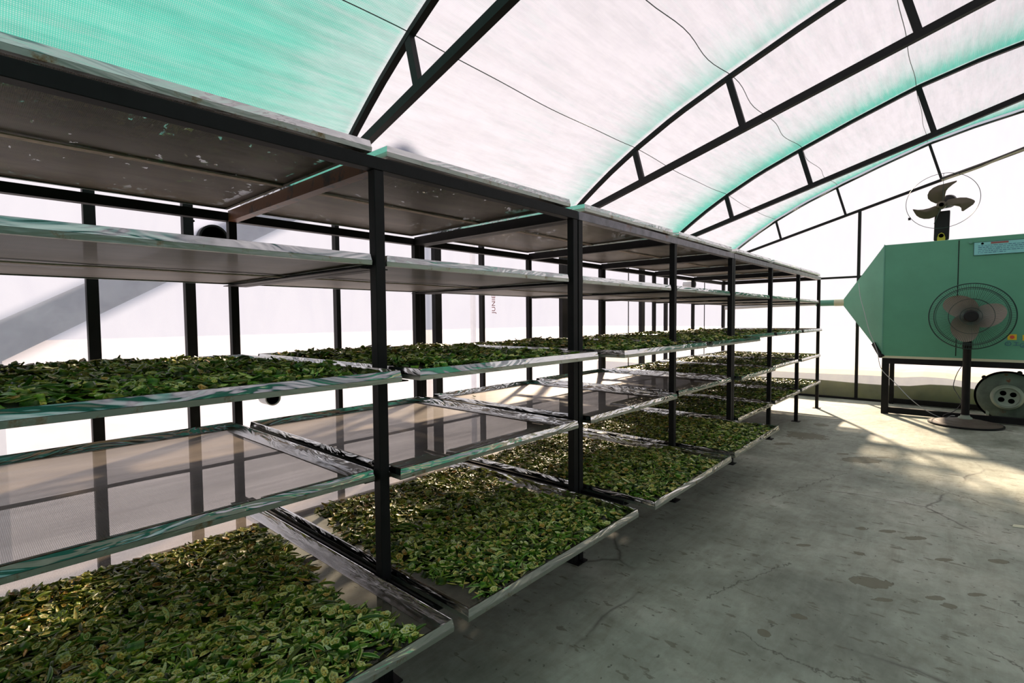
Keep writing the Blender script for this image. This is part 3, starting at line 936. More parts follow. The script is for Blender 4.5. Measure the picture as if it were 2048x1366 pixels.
def heap(name, lv, t_, n, margin, thick, dark, seed, label, size=1.0, thin_front=False, only_bed=False):
    R_ = np.random.default_rng(seed)
    y0, y1 = YR[t_]; xf = XF[(lv, t_)]; zb = ZB[lv] + .010
    ml, mr, mf, mr2 = margin           # low-y side, high-y side, front, rear
    dp = depth(lv, t_)
    ax0, ax1 = xf - dp + mr2, xf - mf
    ay0, ay1 = y0 + ml, y1 - mr
    def inside(x, y):
        w_ = .03 * nz2(x, y, 1.7)
        w2 = .045 * np.sin(x * 5 + seed)
        return np.minimum(np.minimum(x - ax0, ax1 - x) + w_, np.minimum(y - ay0 - w2, ay1 - y + w2) + w_)
    def hgt(x, y):
        e = np.clip(inside(x, y) / .07, 0, 1)
        return e * (thick * (.62 + .5 * nz2(x, y, 1.0) * .8 + .25 * nz2(x, y, 3.1)))
    verts = []; faces = []; cols = []
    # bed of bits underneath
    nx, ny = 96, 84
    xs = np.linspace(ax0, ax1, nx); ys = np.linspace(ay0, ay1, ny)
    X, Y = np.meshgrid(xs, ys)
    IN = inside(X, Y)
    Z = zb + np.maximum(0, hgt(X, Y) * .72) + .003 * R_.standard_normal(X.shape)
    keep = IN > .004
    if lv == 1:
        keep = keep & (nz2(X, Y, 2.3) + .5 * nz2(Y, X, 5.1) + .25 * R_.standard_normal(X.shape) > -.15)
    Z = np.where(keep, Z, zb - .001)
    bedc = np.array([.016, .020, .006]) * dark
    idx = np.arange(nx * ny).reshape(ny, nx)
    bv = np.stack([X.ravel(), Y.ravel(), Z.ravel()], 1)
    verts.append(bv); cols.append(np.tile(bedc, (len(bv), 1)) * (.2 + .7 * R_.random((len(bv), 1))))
    kk = keep[:-1, :-1] & keep[1:, :-1] & keep[:-1, 1:] & keep[1:, 1:]
    a = idx[:-1, :-1][kk]; b = idx[:-1, 1:][kk]; c = idx[1:, 1:][kk]; d = idx[1:, :-1][kk]
    quads = [np.stack([a, b, c, d], 1)]
    tris = []
    base = len(bv)
    # pieces
    N = int(n * 1.15)
    px = R_.uniform(ax0 - .01, ax1 + .01, N); py = R_.uniform(ay0 - .02, ay1 + .02, N)
    ins = inside(px, py)
    ok = (ins > -.012) & ((ins > .01) | (R_.random(N) < .4))
    px, py = px[ok], py[ok]; N = len(px)
    ty = R_.choice(len(TMN), N, p=TW)
    hz = zb + np.maximum(.002, hgt(px, py) * (.70 + .30 * R_.random(N))) + .003
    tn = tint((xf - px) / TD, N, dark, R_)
    for k in range(len(TMN)):
        s = np.where(ty == k)[0]
        if len(s) == 0: continue
        V, F, C = TMN[k]
        m_ = len(s)
        rz = R_.uniform(0, 2*np.pi, m_); rx = R_.normal(0, .45, m_); ry = R_.normal(0, .16 if k in (5,6,7,8,9) else .26, m_)
        flip = R_.random(m_) < .35
        rx = np.where(flip & (k >= 5), rx + np.pi, rx)
        cx, sx = np.cos(rx), np.sin(rx); cy, sy = np.cos(ry), np.sin(ry); cz, sz = np.cos(rz), np.sin(rz)
        RM = np.empty((m_, 3, 3))
        RM[:, 0, 0] = cz*cy; RM[:, 0, 1] = cz*sy*sx - sz*cx; RM[:, 0, 2] = cz*sy*cx + sz*sx
        RM[:, 1, 0] = sz*cy; RM[:, 1, 1] = sz*sy*sx + cz*cx; RM[:, 1, 2] = sz*sy*cx - cz*sx
        RM[:, 2, 0] = -sy; RM[:, 2, 1] = cy*sx; RM[:, 2, 2] = cy*cx
        sc = 1.08 * size * np.clip(R_.normal(1, .2, m_), .6, 1.6)
        W_ = np.einsum('mij,vj->mvi', RM, V) * sc[:, None, None]
        W_[:, :, 0] += px[s][:, None]; W_[:, :, 1] += py[s][:, None]; W_[:, :, 2] += hz[s][:, None]
        np.maximum(W_[:, :, 2], zb - .0035, out=W_[:, :, 2])
        # keep everything within the rim
        np.clip(W_[:, :, 0], xf - dp + .016, xf - .016, out=W_[:, :, 0]); np.clip(W_[:, :, 1], y0 + .016, y1 - .016, out=W_[:, :, 1])
        verts.append(W_.reshape(-1, 3))
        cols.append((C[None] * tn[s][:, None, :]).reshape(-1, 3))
        offs = base + np.arange(m_) * len(V)
        q4 = np.array([f for f in F if len(f) == 4]); q3 = np.array([f for f in F if len(f) == 3])
        if len(q4): quads.append((offs[:, None, None] + q4[None]).reshape(-1, 4))
        if len(q3): tris.append((offs[:, None, None] + q3[None]).reshape(-1, 3))
        base += m_ * len(V)
    V = np.concatenate(verts); C = np.concatenate(cols)
    Q = np.concatenate(quads); T = np.concatenate(tris) if tris else np.zeros((0, 3), int)
    loc = np.array(TRAYS[(lv, t_)].location)
    V = V - loc
    me = bpy.data.meshes.new(name)
    me.vertices.add(len(V)); me.vertices.foreach_set('co', V.astype(np.float32).ravel())
    nl = len(Q) * 4 + len(T) * 3
    me.loops.add(nl); me.loops.foreach_set('vertex_index', np.concatenate([Q.ravel(), T.ravel()]).astype(np.int32))
    me.polygons.add(len(Q) + len(T))
    st = np.concatenate([np.arange(len(Q)) * 4, len(Q) * 4 + np.arange(len(T)) * 3]).astype(np.int32)
    me.polygons.foreach_set('loop_start', st)
    me.update(calc_edges=True)
    at = me.attributes.new('col', 'FLOAT_COLOR', 'POINT')
    at.data.foreach_set('color', np.concatenate([np.clip(C, 0, .9), np.ones((len(C), 1))], 1).astype(np.float32).ravel())
    me.materials.append(M_OKRA)
    o = bpy.data.objects.new(name, me); COL.objects.link(o); o.location = loc.tolist()
    tag(o, label, 'okra', None, 'stuff')
    return hgt, inside

HF = {}
for t_, n, mg, th in ((-1, 7000, (.03, .11, .05, .33), .042), (0, 6200, (.08, .06, .045, .36), .032), (1, 5600, (.03, .10, .04, .30), .026), (2, 4600, (.03, .03, .03, .25), .026)):
    HF[(5, t_)] = heap('chopped_okra', 5, t_, n, mg, th, 1.0, 50 + t_, 'spread of chopped green okra, lowest tier tray, ' + NTH[t_])
for t_, n in ((3, 2600), (4, 2200), (5, 1800)):
    heap('chopped_okra', 5, t_, n, (.03, .03, .03, .03), .022, .9, 60 + t_, 'spread of dark chopped okra, lowest tier tray, ' + NTH[t_], 1.1)
    heap('chopped_okra', 4, t_, n, (.03, .03, .03, .03), .024, .9, 70 + t_, 'spread of dark chopped okra, lower middle tier tray, ' + NTH[t_], 1.1)
for t_, n, sz in ((-1, 5200, 1.0), (0, 4800, 1.0), (1, 3400, 1.0), (2, 2600, 1.1), (3, 2000, 1.1), (4, 1600, 1.15)):
    HF[(3, t_)] = heap('chopped_okra', 3, t_, n, (.03, .06, .03, .06), .052 if t_ < 3 else .045, 1.0, 80 + t_, 'mounded chopped okra, middle tier tray, ' + NTH[t_], sz)
heap('chopped_okra', 3, 5, 260, (.25, .25, .5, .3), .012, 1.0, 95, 'few scraps of chopped okra, middle tier tray, ' + NTH[5], 1.2)
for t_, n in ((-1, 3600), (0, 3000), (1, 1200), (2, 900), (3, 700), (4, 600), (5, 500)):
    heap('chopped_okra', 1, t_, n, (.03, .05, .05, .05), .03, .8, 100 + t_, 'flat layer of chopped okra, top tier tray, ' + NTH[t_], 1.25)

# single pieces lying on top of the two trays closest to the aisle corner
def single_mesh(k, i, dry):
    V, F, C = TMN[k]
    me = bpy.data.meshes.new('okra_piece')
    me.from_pydata([tuple(v) for v in V], [], [tuple(f) for f in F])
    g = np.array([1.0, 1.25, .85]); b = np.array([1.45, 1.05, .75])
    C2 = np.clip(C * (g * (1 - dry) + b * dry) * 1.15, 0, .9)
    at = me.attributes.new('col', 'FLOAT_COLOR', 'POINT')
    at.data.foreach_set('color', np.concatenate([C2, np.ones((len(C2), 1))], 1).astype(np.float32).ravel())
    me.materials.append(M_OKRA)
    me.update()
    return me
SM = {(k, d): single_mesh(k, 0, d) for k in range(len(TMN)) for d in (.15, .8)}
KN = ['round', 'round', 'oval', 'thick oval', 'small round', 'split pod', 'long split pod', 'short split pod', 'whole tapered pod', 'short tapered pod', 'curled shard', 'curled shard', 'long curled shard']
NM = ['okra_slice'] * 5 + ['okra_pod_half'] * 3 + ['okra_tip'] * 2 + ['okra_shard'] * 3
def scatter(lv, t_, count, xr, yr, wts, gname, where):
    hgt, inside = HF[(lv, t_)]
    zb = ZB[lv] + .010
    c = 0
    R_ = np.random.default_rng(lv * 7 + 1)
    w_ = wts / wts.sum()
    while c < count:
        x = R_.uniform(*xr); y = R_.uniform(*yr)
        if inside(np.array([x]), np.array([y]))[0] < .02: continue
        k = int(R_.choice(len(TMN), p=w_))
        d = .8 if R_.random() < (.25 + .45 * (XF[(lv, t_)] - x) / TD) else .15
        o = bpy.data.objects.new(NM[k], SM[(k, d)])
        COL.objects.link(o)
        z = zb + float(hgt(np.array([x]), np.array([y]))[0]) + .007
        o.location = (x, y, z)
        o.rotation_euler = (R_.normal(0, .3), R_.normal(0, .3), R_.uniform(0, 6.28))
        s = float(np.clip(R_.normal(1.18, .2), .8, 1.7)); o.scale = (s, s, s)
        kind = {'okra_slice': 'okra slice with pale seeds', 'okra_pod_half': 'split okra pod half, pale inside',
                'okra_tip': 'green tapered okra tip', 'okra_shard': 'thin curled okra shard'}[NM[k]]
        tone = 'brownish' if d > .5 else 'green'
        if NM[k] == 'okra_tip': kind = kind.replace('green ', '')
        o['label'] = '%s %s on the %s' % (tone, kind, where)
        o['category'] = 'okra piece'; o['group'] = gname
        c += 1
scatter(5, -1, 225, (-.72, .39), (-1.16, -.10), np.array([6, 7, 8, 9, 3, 9, 7, 9, 6, 6, 4, 3, 4.]), 'loose okra pieces on the lowest tray', 'lowest tier tray, seventh bay')
scatter(3, -1, 70, (-.9, .14), (-1.0, -.12), np.array([5, 6, 8, 8, 2, 8, 9, 8, 7, 6, 6, 4, 6.]), 'loose okra pieces on the middle tray', 'middle tier tray, seventh bay')

# ------------------------------------------------------------------ vents in the side wall
def vent(y, z, r, deep, label, plate=True):
    v = empty('exhaust_vent', (-1.9, y, z), label, 'vent')
    if plate:
        MB().box((-1.922, y - .14, z - .13), (-1.916, y + .14, z + .13)).build('mounting_plate', M_PLASTIC, v, bevel=.002)
        for a, b in ((-.10, .10), (.10, .10), (-.10, -.10), (.10, -.10)):
            MB().lathe([(.007, -.917 * 0), (.007, .006)], 'X', (-1.916, y + a, z + b), 10).build('screw', M_DARKP, v)
    MB().lathe([(r, -.03), (r, deep), (r * .86, deep), (r * .86, -.02)], 'X', (-1.9, y, z), 36).build('duct_ring', M_DARKP if plate else M_PVC, v, smooth=True)
    MB().lathe([(r * .85, deep - .012 if not plate else .0), (.001, deep - .012 if not plate else .0)], 'X', (-1.9, y, z), 28).build('duct_mouth', M_HOLE, v)
vent(.05, 1.95, .085, .03, 'round black wall vent in a pale plate up under the rusty beam')
vent(.36, .905, .052, .09, 'short grey duct stub sticking out of the wall between middle trays', False)
vent(7.40, 1.99, .06, .16, 'pale grey duct stub high on the wall near the far corner', False)

# faded red lettering printed on the wall sheet
cu = bpy.data.curves.new('wall_lettering', 'FONT')
cu.body = 'JUNIE'
cu.size = .072; cu.extrude = .0006; cu.align_x = 'LEFT'
cu.space_character = 1.05
tmp = bpy.data.objects.new('tmp_text', cu); COL.objects.link(tmp)
bpy.context.view_layer.update()
dg = bpy.context.evaluated_depsgraph_get()
tme = bpy.data.meshes.new_from_object(tmp.evaluated_get(dg))
bpy.data.objects.remove(tmp)
lt = bpy.data.objects.new('wall_lettering', tme); COL.objects.link(lt)
tme.materials.clear(); tme.materials.append(M_PINK)
# runs upwards, read with the head tilted, facing the room
lt.matrix_world = Matrix(((0, 0, 1, -1.934), (0, -1, 0, 2.69), (1, 0, 0, 1.47), (0, 0, 0, 1))).copy() if False else Matrix.Translation((-1.932, 2.68, 1.485)) @ Matrix(((0, 0, 1), (0, -1, 0), (1, 0, 0))).to_4x4()
tag(lt, 'faded red upright lettering printed on the plastic side wall', 'lettering')

# ------------------------------------------------------------------ mint green machine
BX0, BX1, BY0, BY1, BZ0, BZ1 = .80, 3.15, 8.0, 9.14, .845, 2.45
mc = empty('air_heater', (1.97, 8.57, 0), 'large mint green box machine with a cone end on a black stand', 'machine')
MB().box((BX0, BY0, BZ0), (BX1, BY1, BZ1)).build('casing', M_MINT, mc, bevel=.006)
# cone: square to round transition
mb = MB(); n = 32
cyc, czc = (BY0 + BY1) / 2, (BZ0 + BZ1) / 2
for j in range(n):
    t = 2 * math.pi * (j + .5) / n
    a, b = math.cos(t), math.sin(t)
    m_ = max(abs(a), abs(b))
    mb.v.append((BX0, cyc + a / m_ * (BY1 - BY0) / 2, czc + b / m_ * (BZ1 - BZ0) / 2))
corner = []
mb2 = MB()
hy, hz_ = (BY1 - BY0) / 2, (BZ1 - BZ0) / 2
for (a, b) in ((-1, -1), (1, -1), (1, 1), (-1, 1)):
    mb2.v.append((BX0, cyc + a * hy, czc + b * hz_))
for (a, b) in ((-1, -1), (1, -1), (1, 1), (-1, 1)):
    mb2.v.append((.235, cyc + a * .05, czc + b * .055))
for i in range(4):
    j = (i + 1) % 4
    mb2.f.append((i, j, 4 + j, 4 + i))
mb2.f += [(0, 1, 2, 3), (4, 5, 6, 7)]
mb2.build('cone', M_MINT, mc)
MB().box((BX0 - .006, BY0 - .006, BZ0 - .006), (BX0 + .006, BY0 + .004, BZ1 + .006)).build('corner_seam', M_MINTD, mc)
MB().box((1.604, BY0 - .003, BZ0 + .03), (1.614, BY0 + .002, BZ1 - .02)).build('panel_seam', M_DARKP, mc)
MB().box((BX0, BY0 - .004, BZ0 - .03), (BX1, BY0 + .03, BZ0 + .004)).build('bottom_lip', M_CREAMP, mc)
st = [('stand_beam', (BX0, BY0 - .005, .735), (BX1, BY0 + .06, .815)), ('stand_beam', (BX0, BY1 - .06, .735), (BX1, BY1, .815)),
      ('stand_beam', (BX0, BY0, .735), (BX0 + .05, BY1, .815)), ('leg', (BX0, BY0 - .005, 0), (BX0 + .085, BY0 + .06, .735)),
      ('leg', (BX0, BY1 - .06, 0), (BX0 + .06, BY1, .735)), ('leg', (BX1 - .08, BY0, 0), (BX1, BY0 + .06, .735)), ('leg', (BX1 - .06, BY1 - .06, 0), (BX1, BY1, .735)),
      ('floor_rail', (BX0 + .085, BY0 + .0, .015), (BX1 - .08, BY0 + .05, .10)), ('floor_rail', (BX0 + .06, BY1 - .05, .015), (BX1 - .06, BY1, .09))]
for nm, a, b in st:
    MB().box(a, b).build(nm, M_BLACK, mc, bevel=.002)
MB().bar((.69, BY0 + .10, 1.02), (.80, BY0 - .012, .83), .05, .05).build('corner_bracket', M_BLACK, mc)
# round peg beside the plate
MB().lathe([(.018, -.03), (.018, 0)], 'Y', (1.725, BY0, 2.39), 12).build('peg', M_MINTD, mc)

# info plate
pl = empty('info_plate', (1.99, BY0 - .006, 2.3), 'pale cyan information plate with a red heading screwed on the mint machine', 'plate')
MB().box((1.755, BY0 - .012, 2.212), (2.36, BY0 - .001, 2.386)).build('plate', M_PLATE, pl, bevel=.002)
MB().box((1.755, BY0 - .0135, 2.212), (2.36, BY0 - .0115, 2.217)).build('border', M_GUARD, pl)
MB().box((1.755, BY0 - .0135, 2.381), (2.36, BY0 - .0115, 2.386)).build('border', M_GUARD, pl)
MB().box((1.755, BY0 - .0135, 2.212), (1.760, BY0 - .0115, 2.386)).build('border', M_GUARD, pl)
MB().box((1.92, BY0 - .0135, 2.352), (2.085, BY0 - .0115, 2.376)).build('heading', M_INKR, pl)
rr = random.Random(3)
mb = MB()
for row, zz in enumerate((2.332, 2.309, 2.286, 2.263, 2.240)):
    x = 1.80
    while x < 2.33:
        ww_ = rr.uniform(.010, .045)
        if not (row > 3 and x > 2.05):
            mb.box((x, BY0 - .0135, zz), (min(2.34, x + ww_), BY0 - .0115, zz + rr.uniform(.005, .009)))
        x += ww_ + .008
mb.build('printed_lines', M_INKB, pl)
mb = MB().lathe([(.014, -.002), (.001, -.002)], 'Y', (1.84, BY0 - .0115, 2.363), 14)
mb.build('emblem', M_INKB, pl)

# switch stickers with their numerals
def sticker(cx, cz, label, two):
    s = empty('warning_sticker', (cx, BY0 - .003, cz), label, 'sticker')
    MB().box((cx - .042, BY0 - .006, cz - .036), (cx + .042, BY0 - .001, cz + .036)).build('backing', M_STKY, s)
    pts = []
    for j in range(16):
        t = 2 * math.pi * j / 16; q = .027 if j % 2 == 0 else .019
        pts.append((cx + math.cos(t) * q, BY0 - .006, cz + math.sin(t) * q))
    MB().poly(pts, (0, -.002, 0)).build('red_mark', M_STKR, s)
    zc_ = cz - .085 - (.012 if two else 0)
    m1 = MB().tube([(cx - .035 + math.cos(a) * .026, BY0 - .003, zc_ + math.sin(a) * .026) for a in np.linspace(0, 2*math.pi, 20)[:-1]], .003, 5, closed=True)
    if not two:
        m1.box((cx - .038, BY0 - .005, zc_ - .016), (cx - .033, BY0 - .001, zc_ + .016))
    else:
        m1.box((cx - .046, BY0 - .005, zc_ - .016), (cx - .024, BY0 - .001, zc_ - .011))
        m1.bar((cx - .044, BY0 - .003, zc_ - .013), (cx - .026, BY0 - .003, zc_ + .008), .004, .004)
    m1.box((cx + .012, BY0 - .005, zc_ - .022), (cx + .068, BY0 - .001, zc_ - .017))
    m1.box((cx + .018, BY0 - .005, zc_ + .015), (cx + .062, BY0 - .001, zc_ + .020))
    m1.box((cx + .0375, BY0 - .005, zc_ - .02), (cx + .0425, BY0 - .001, zc_ + .018))
    m1.build('printed_sign', M_INKB, s)
sticker(2.148, 1.142, 'yellow square sticker with a red mark next to the fan guard', False)
sticker(2.285, 1.135, 'yellow square sticker with a red mark cut off by the frame edge', True)

# duct from the cone to the side wall
dp = empty('duct_pipe', (.2, cyc, 1.65), 'long pale pipe running from the cone along behind the racks', 'pipe')
MB().tube([(-1.69, cyc, 1.60), (-.8, cyc, 1.632), (-.13, cyc, 1.648)], .036, 16).build('long_section', M_PVC, dp, smooth=True)
MB().tube([(-.16, cyc, 1.647), (.115, cyc, 1.648)], .050, 18).build('coupling', M_MINTD, dp, smooth=True)
MB().tube([(.10, cyc, 1.648), (.25, cyc, 1.648)], .054, 18).build('coupling', M_CREAMP, dp, smooth=True)

# blower under the machine
bl = empty('blower', (2.14, 8.33, 0), 'round rusty green blower on the floor under the mint machine', 'blower')
MB().lathe([(.02, -.14), (.27, -.14), (.31, -.115), (.318, -.09), (.318, .12), (.27, .14), (.02, .14)], 'Y', (2.14, 8.36, .345), 56).build('housing', M_BLOWER, bl, smooth=True)
MB().lathe([(.335, -.012), (.335, .012), (.30, .012), (.30, -.012), (.335, -.012)], 'Y', (2.14, 8.26, .345), 56).build('rim_band', M_BLOWER, bl, smooth=True)
MB().lathe([(.165, .02), (.165, -.05), (.14, -.075), (.125, -.075), (.12, -.05), (.11, -.045), (.001, -.045)], 'Y', (2.13, 8.21, .345), 44).build('inlet_collar', M_BLOWERL, bl, smooth=True)
for a in (.6, 2.2, 3.75, 5.35):
    MB().lathe([(.032, -.002), (.001, -.002)], 'Y', (2.13 + math.cos(a) * .068, 8.163, .345 + math.sin(a) * .062), 18).build('inlet_hole', M_HOLE, bl)
for a in (2.35, 1.25):
    MB().lathe([(.026, -.03), (.026, .03)], 'Y', (2.14 + math.cos(a) * .335, 8.26, .345 + math.sin(a) * .335), 12).build('lug', M_DARKP, bl)
MB().box((1.93, 8.23, .012), (1.965, 8.27, .14)).build('foot', M_BLOWERL, bl)
MB().box((2.32, 8.23, .012), (2.355, 8.27, .14)).build('foot', M_BLOWERL, bl)
MB().box((1.90, 8.22, .0), (2.40, 8.50, .014)).build('base_plate', M_BLACK, bl)

# ------------------------------------------------------------------ pedestal fan
px, py = 1.722, 7.70
pf = empty('pedestal_fan', (px, py, 0), 'pedestal fan with a wide wire cage standing before the mint machine', 'fan')
MB().lathe([(.372, 0), (.380, .003), (.380, .022), (.368, .024)], 'Z', (px, py, 0), 56).build('base_trim', M_BLACK, pf, smooth=True)
MB().lathe([(.360, .002), (.366, .008), (.360, .026), (.30, .036), (.297, .040), (.21, .056), (.207, .060), (.12, .074), (.117, .078), (.06, .086), (.001, .086)], 'Z', (px, py, 0), 56).build('base', M_FANBASE, pf, smooth=True)
MB().lathe([(.075, .084), (.07, .10), (.05, .112), (.046, .13)], 'Z', (px, py, 0), 28).build('collar', M_BLOWERL, pf, smooth=True)
MB().lathe([(.042, .09), (.042, .98), (.048, .99), (.048, 1.08), (.03, 1.12), (.001, 1.12)], 'Z', (px, py, 0), 24).build('pole', M_BLACK, pf, smooth=True)
hc = Vector((1.748, 7.60, 1.413))
MB().bar((px, py, 1.05), (px + .012, py + .02, 1.36), .07, .07, (0, 1, 0)).build('neck', M_DARKP, pf, bevel=.01)
MB().lathe([(.04, .20), (.09, .17), (.105, .08), (.105, .04), (.06, .03), (.02, .02)], 'Y', tuple(hc), 30).build('motor', M_DARKP, pf, smooth=True)
# cage
RC = .418
mb = MB()
def circ(r, dy, n=72): return [(hc.x + math.cos(a) * r, hc.y + dy, hc.z + math.sin(a) * r) for a in np.linspace(0, 2*math.pi, n, endpoint=False)]
mb.tube(circ(RC, 0.01), .0065, 6, closed=True)
cg = mb.build('cage_rim', M_GUARD, pf)
mb = MB()
for r, dy in ((.365, -.062), (.345, -.068), (.22, -.085), (.105, -.09)):
    mb.tube(circ(r, dy), .0032, 5, closed=True)
for r, dy in ((.365, .075), (.22, .10)):
    mb.tube(circ(r, dy), .003, 5, closed=True)
NW = 110
for i in range(NW):
    a = 2 * math.pi * i / NW
    def P(r, dy, a=a): return (hc.x + math.cos(a) * r, hc.y + dy, hc.z + math.sin(a) * r)
    mb.tube([P(RC, .01), P(.385, -.05), P(.345, -.068), P(.22, -.083), P(.07, -.09)], .0021, 3)
    if i % 2 == 0:
        mb.tube([P(RC, .01), P(.385, .06), P(.22, .10), P(.10, .11)], .0019, 3)
wc = mb.build('cage_wires', M_GUARD, pf)
MB().lathe([(.001, -.105), (.06, -.103), (.072, -.092), (.072, -.082)], 'Y', tuple(hc), 28).build('cage_badge', M_DARKP, pf, smooth=True)
MB().lathe([(.001, -.06), (.05, -.058), (.062, -.04), (.062, .03)], 'Y', tuple(hc), 28).build('hub', M_DARKP, pf, smooth=True)
def blade(hub, r0, r1, a0, sweep, wid, pitch, lean=0):
    """swept fan blade as a thick curved sheet in the X-Z plane around hub, axis along Y"""
    mb = MB(); nr, nw = 12, 7
    for side in (0, 1):
        for i in range(nr):
            t = i / (nr - 1); r = r0 + (r1 - r0) * t
            w_ = wid * (0.35 + 1.05 * math.sin(math.pi * min(.92, .12 + .72 * t)) ) * (1 if t < .93 else .86)
            for j in range(nw):
                u = (j / (nw - 1) - .5)
                ang = a0 + sweep * t ** 1.3 + u * w_ / max(r, .08) * .8
                rr_ = r * (1 + (.07 * math.cos(u * 3) - .07) * t)
                y = pitch * u * w_ + .02 * math.cos(u * 3.14) + (side * .003)
                mb.v.append((hub[0] + math.cos(ang) * rr_, hub[1] + y, hub[2] + math.sin(ang) * rr_))
    N = nr * nw
    for side in (0, 1):
        for i in range(nr - 1):
            for j in range(nw - 1):
                k = side * N + i * nw + j
                q = (k, k+1, k+nw+1, k+nw)
                mb.f.append(q if side else q[::-1])
    for i in range(nr - 1):
        for j in (0, nw - 1):
            k = i * nw + j
            mb.f.append((k, k + nw, N + k + nw, N + k))
    for i in (0, nr - 1):
        for j in range(nw - 1):
            k = i * nw + j
            mb.f.append((k, k+1, N+k+1, N+k))
    return mb
for a in (118, -8, 238):
    blade((hc.x, hc.y - .01, hc.z), .05, .335, math.radians(a), .35, .30, .22).build('blade', M_FANBLADE, pf, smooth=True)

# ------------------------------------------------------------------ upper fan on the machine top
uf = empty('wall_fan', (1.40, 8.55, BZ1), 'brown three-bladed fan with a bare guard ring above the mint machine', 'fan')
uh = Vector((1.405, 8.45, 3.0))
MB().tube([(1.41 + math.cos(a) * .405, 8.40, 3.055 + math.sin(a) * .385) for a in np.linspace(0, 2*math.pi, 80, endpoint=False)], .0035, 6, closed=True).build('guard_ring', M_GUARD, uf)
MB().box((1.035, 8.385, 2.83), (1.065, 8.415, 2.865)).build('ring_clip', M_DARKP, uf)
MB().tube([(1.40, 8.40, 2.96), (1.33, 8.40, 2.74)], .004, 5).build('ring_spoke', M_GUARD, uf)
MB().tube([(1.42, 8.40, 3.05), (1.42, 8.40, 3.44)], .003, 5).build('ring_spoke', M_GUARD, uf)
MB().lathe([(.04, -.06), (.055, -.05), (.055, .02), (.03, .03)], 'Y', tuple(uh), 26).build('hub', M_BLADE2, uf, smooth=True)
MB().lathe([(.028, -.066), (.001, -.066)], 'Y', tuple(uh), 20).build('hub_cap', M_HOLE, uf)
MB().tube([(uh.x + .005, uh.y + .03, uh.z), (uh.x + .07, uh.y + .10, uh.z + .06), (uh.x + .08, uh.y + .22, uh.z + .09)], [.05, .095, .085], 20).build('motor', M_DARKP, uf, smooth=True)
# blades drawn one by one: big upper blade, right one, lower left one
def outline_blade(pts, y0, tw):
    """outline in (x, z) relative to hub, given thickness and a twist across its width"""
    mb = MB(); n = len(pts)
    cx = sum(p[0] for p in pts) / n; cz = sum(p[1] for p in pts) / n
    rings = [1.0, .8, .55, .3]
    for side in (0, 1):
        for s in rings:
            for (x, z) in pts:
                xx, zz = cx + (x - cx) * s, cz + (z - cz) * s
                y = y0 + tw * (xx * .5 - zz * .3) - .018 * (1 - s) + side * .006
                mb.v.append((uh.x + xx, uh.y + y, uh.z + zz))
        mb.v.append((uh.x + cx, uh.y + y0 + tw * (cx * .5 - cz * .3) - .018 + side * .006, uh.z + cz))
    K = n * len(rings) + 1
    for side in (0, 1):
        b0 = side * K
        for r_ in range(len(rings) - 1):
            for i in range(n):
                j = (i + 1) % n
                q = (b0 + r_*n + i, b0 + r_*n + j, b0 + (r_+1)*n + j, b0 + (r_+1)*n + i)
                mb.f.append(q)
        r_ = len(rings) - 1
        for i in range(n):
            mb.f.append((b0 + r_*n + i, b0 + r_*n + (i+1) % n, b0 + K - 1))
    for i in range(n):
        j = (i + 1) % n
        mb.f.append((i, j, K + j, K + i))
    return mb
sc_ = .4 / 585  # proportion of the fan ring
def rel(pts): return [((x - 783) * .00072, (690 - z) * .00072 * 1.03) for x, z in pts]
b1 = rel([(700, 650), (620, 600), (572, 540), (565, 470), (590, 400), (650, 345), (730, 310), (800, 298), (900, 280), (1000, 262), (1003, 285), (940, 330), (880, 385), (850, 430), (835, 500), (830, 570), (820, 640)])
b2 = rel([(840, 650), (880, 600), (960, 592), (1060, 592), (1150, 608), (1220, 645), (1265, 680), (1275, 710), (1250, 755), (1190, 800), (1110, 858), (1085, 850), (1085, 800), (1050, 760), (990, 735), (920, 715), (850, 715)])
b3 = rel([(740, 690), (680, 695), (600, 725), (500, 740), (420, 735), (350, 715), (338, 722), (370, 790), (400, 845), (450, 890), (520, 922), (600, 928), (670, 908), (730, 860), (775, 800), (790, 730)])
for bb, tw in ((b1, .25), (b2, -.2), (b3, .3)):
    outline_blade(bb, -.02, tw).build('blade', M_BLADE2, uf, smooth=True)
MB().poly([(1.325, 8.52, 2.52), (1.365, 8.52, 2.485), (1.45, 8.52, 2.485), (1.495, 8.52, 2.53), (1.50, 8.52, 2.93), (1.33, 8.52, 2.93)], (0, .12, 0)).build('bracket', M_DARKP, uf, bevel=.008)
MB().poly([(1.365, 8.50, 2.452), (1.455, 8.50, 2.452), (1.455, 8.50, 2.55), (1.44, 8.50, 2.60), (1.41, 8.50, 2.62), (1.38, 8.50, 2.60), (1.365, 8.50, 2.55)], (0, .16, 0)).build('yellow_switch_cover', M_YELLOW, uf)
MB().lathe([(.028, -.004), (.001, -.004)], 'Y', (1.41, 8.50, 2.575), 18).build('pull_hole', M_HOLE, uf)

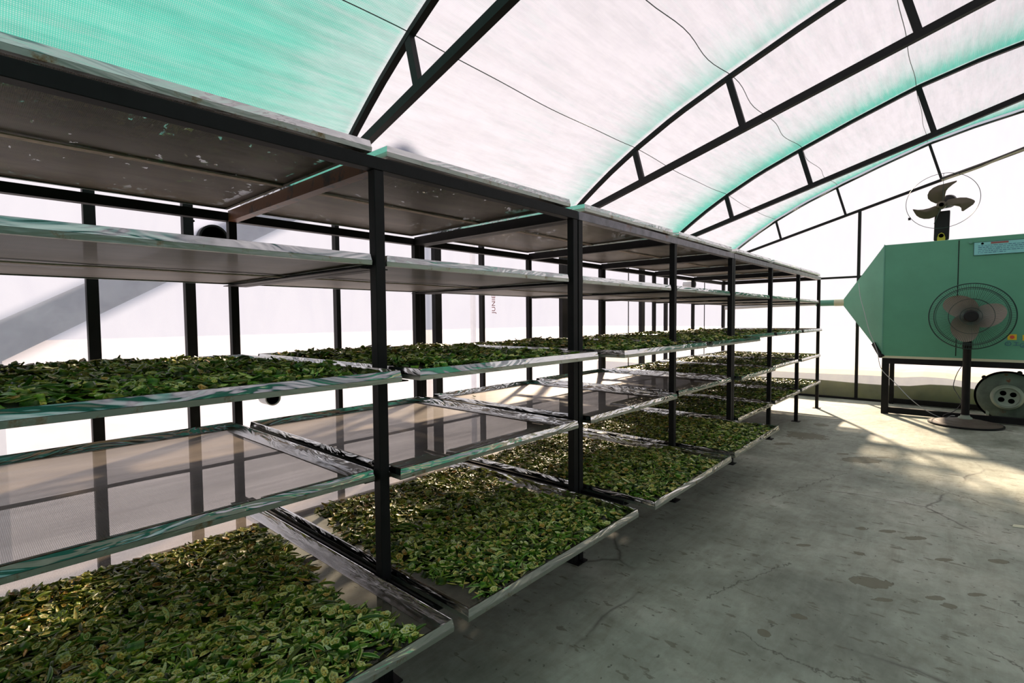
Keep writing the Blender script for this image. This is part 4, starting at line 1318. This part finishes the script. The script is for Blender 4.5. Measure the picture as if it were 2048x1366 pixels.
# ------------------------------------------------------------------ cables
def cable(name, pts, r, m, label, steps=8):
    P_ = [Vector(p) for p in pts]
    out = []
    for i in range(len(P_) - 1):
        p0 = P_[max(i-1, 0)]; p1 = P_[i]; p2 = P_[i+1]; p3 = P_[min(i+2, len(P_)-1)]
        for s in range(steps):
            t = s / steps
            out.append(.5 * ((2*p1) + (p2-p0)*t + (2*p0-5*p1+4*p2-p3)*t*t + (3*p1-p0-3*p2+p3)*t**3))
    out.append(P_[-1])
    o = MB().tube(out, r, 6).build(name, m, smooth=True)
    tag(o, label, 'cable')
    return o
cable('power_cable', [(.47, 8.22, 1.93), (.50, 8.16, 1.72), (.56, 8.10, 1.50), (.64, 8.02, 1.20), (.74, 7.97, .93), (.80, 7.95, .66), (.98, 7.88, .46), (1.16, 7.82, .26), (1.34, 7.90, .10), (1.50, 7.96, .02), (1.58, 7.86, .075), (1.62, 7.80, .09)],
      .0045, M_CABLE, 'grey cable sagging from the mint cone down to the fan base')
cable('power_cable', [(1.70, 7.75, .80), (1.645, 7.76, .70), (1.61, 7.78, .58), (1.60, 7.78, .47), (1.65, 7.77, .36), (1.68, 7.76, .28), (1.62, 7.79, .16), (1.52, 7.84, .09), (1.50, 7.86, .055), (1.56, 7.83, .075)],
      .0045, M_CABLEK, 'dark cable curling down beside the pedestal fan pole')
cable('power_cable', [(1.38, YE - .09, zc(1.38) - .02), (1.8, YE - .10, zc(1.8) - .035), (2.1, YE - .09, zc(2.1) - .01), (2.6, YE - .10, zc(2.6) - .03), (3.2, YE - .09, zc(3.2) - .01)],
      .014, M_CABLET, 'tan cable bundle tied along the sloping end truss')
cable('power_cable', [(1.38, YE - .075, zc(1.38) + .02), (1.9, YE - .085, zc(1.9) + .01), (2.4, YE - .08, zc(2.4) + .02), (3.2, YE - .08, zc(3.2) + .02)],
      .012, M_CABLEK, 'black cable lying along the sloping end truss')

# small things on the floor and on the empty trays
def scrap(name, pts, thick, m, label, cat):
    o = MB().poly(pts, (0, 0, thick)).build(name, m)
    tag(o, label, cat)
if True: scrap('paper_scrap', [(1.95, 3.62, .001), (2.01, 3.64, .001), (2.02, 3.70, .001), (1.96, 3.68, .001)], .002, M_CREAMP, 'tiny square paper scrap lying on the bare floor', 'scrap')
dl = bpy.data.objects.new('okra_shard', SM[(10, .8)]); COL.objects.link(dl)
dl.location = (-1.16, 1.62, ZB[4] + .012); dl.scale = (1.2, 1.2, 1.2)
tag(dl, 'single dry okra shard left on the empty tray, fifth bay', 'okra piece')
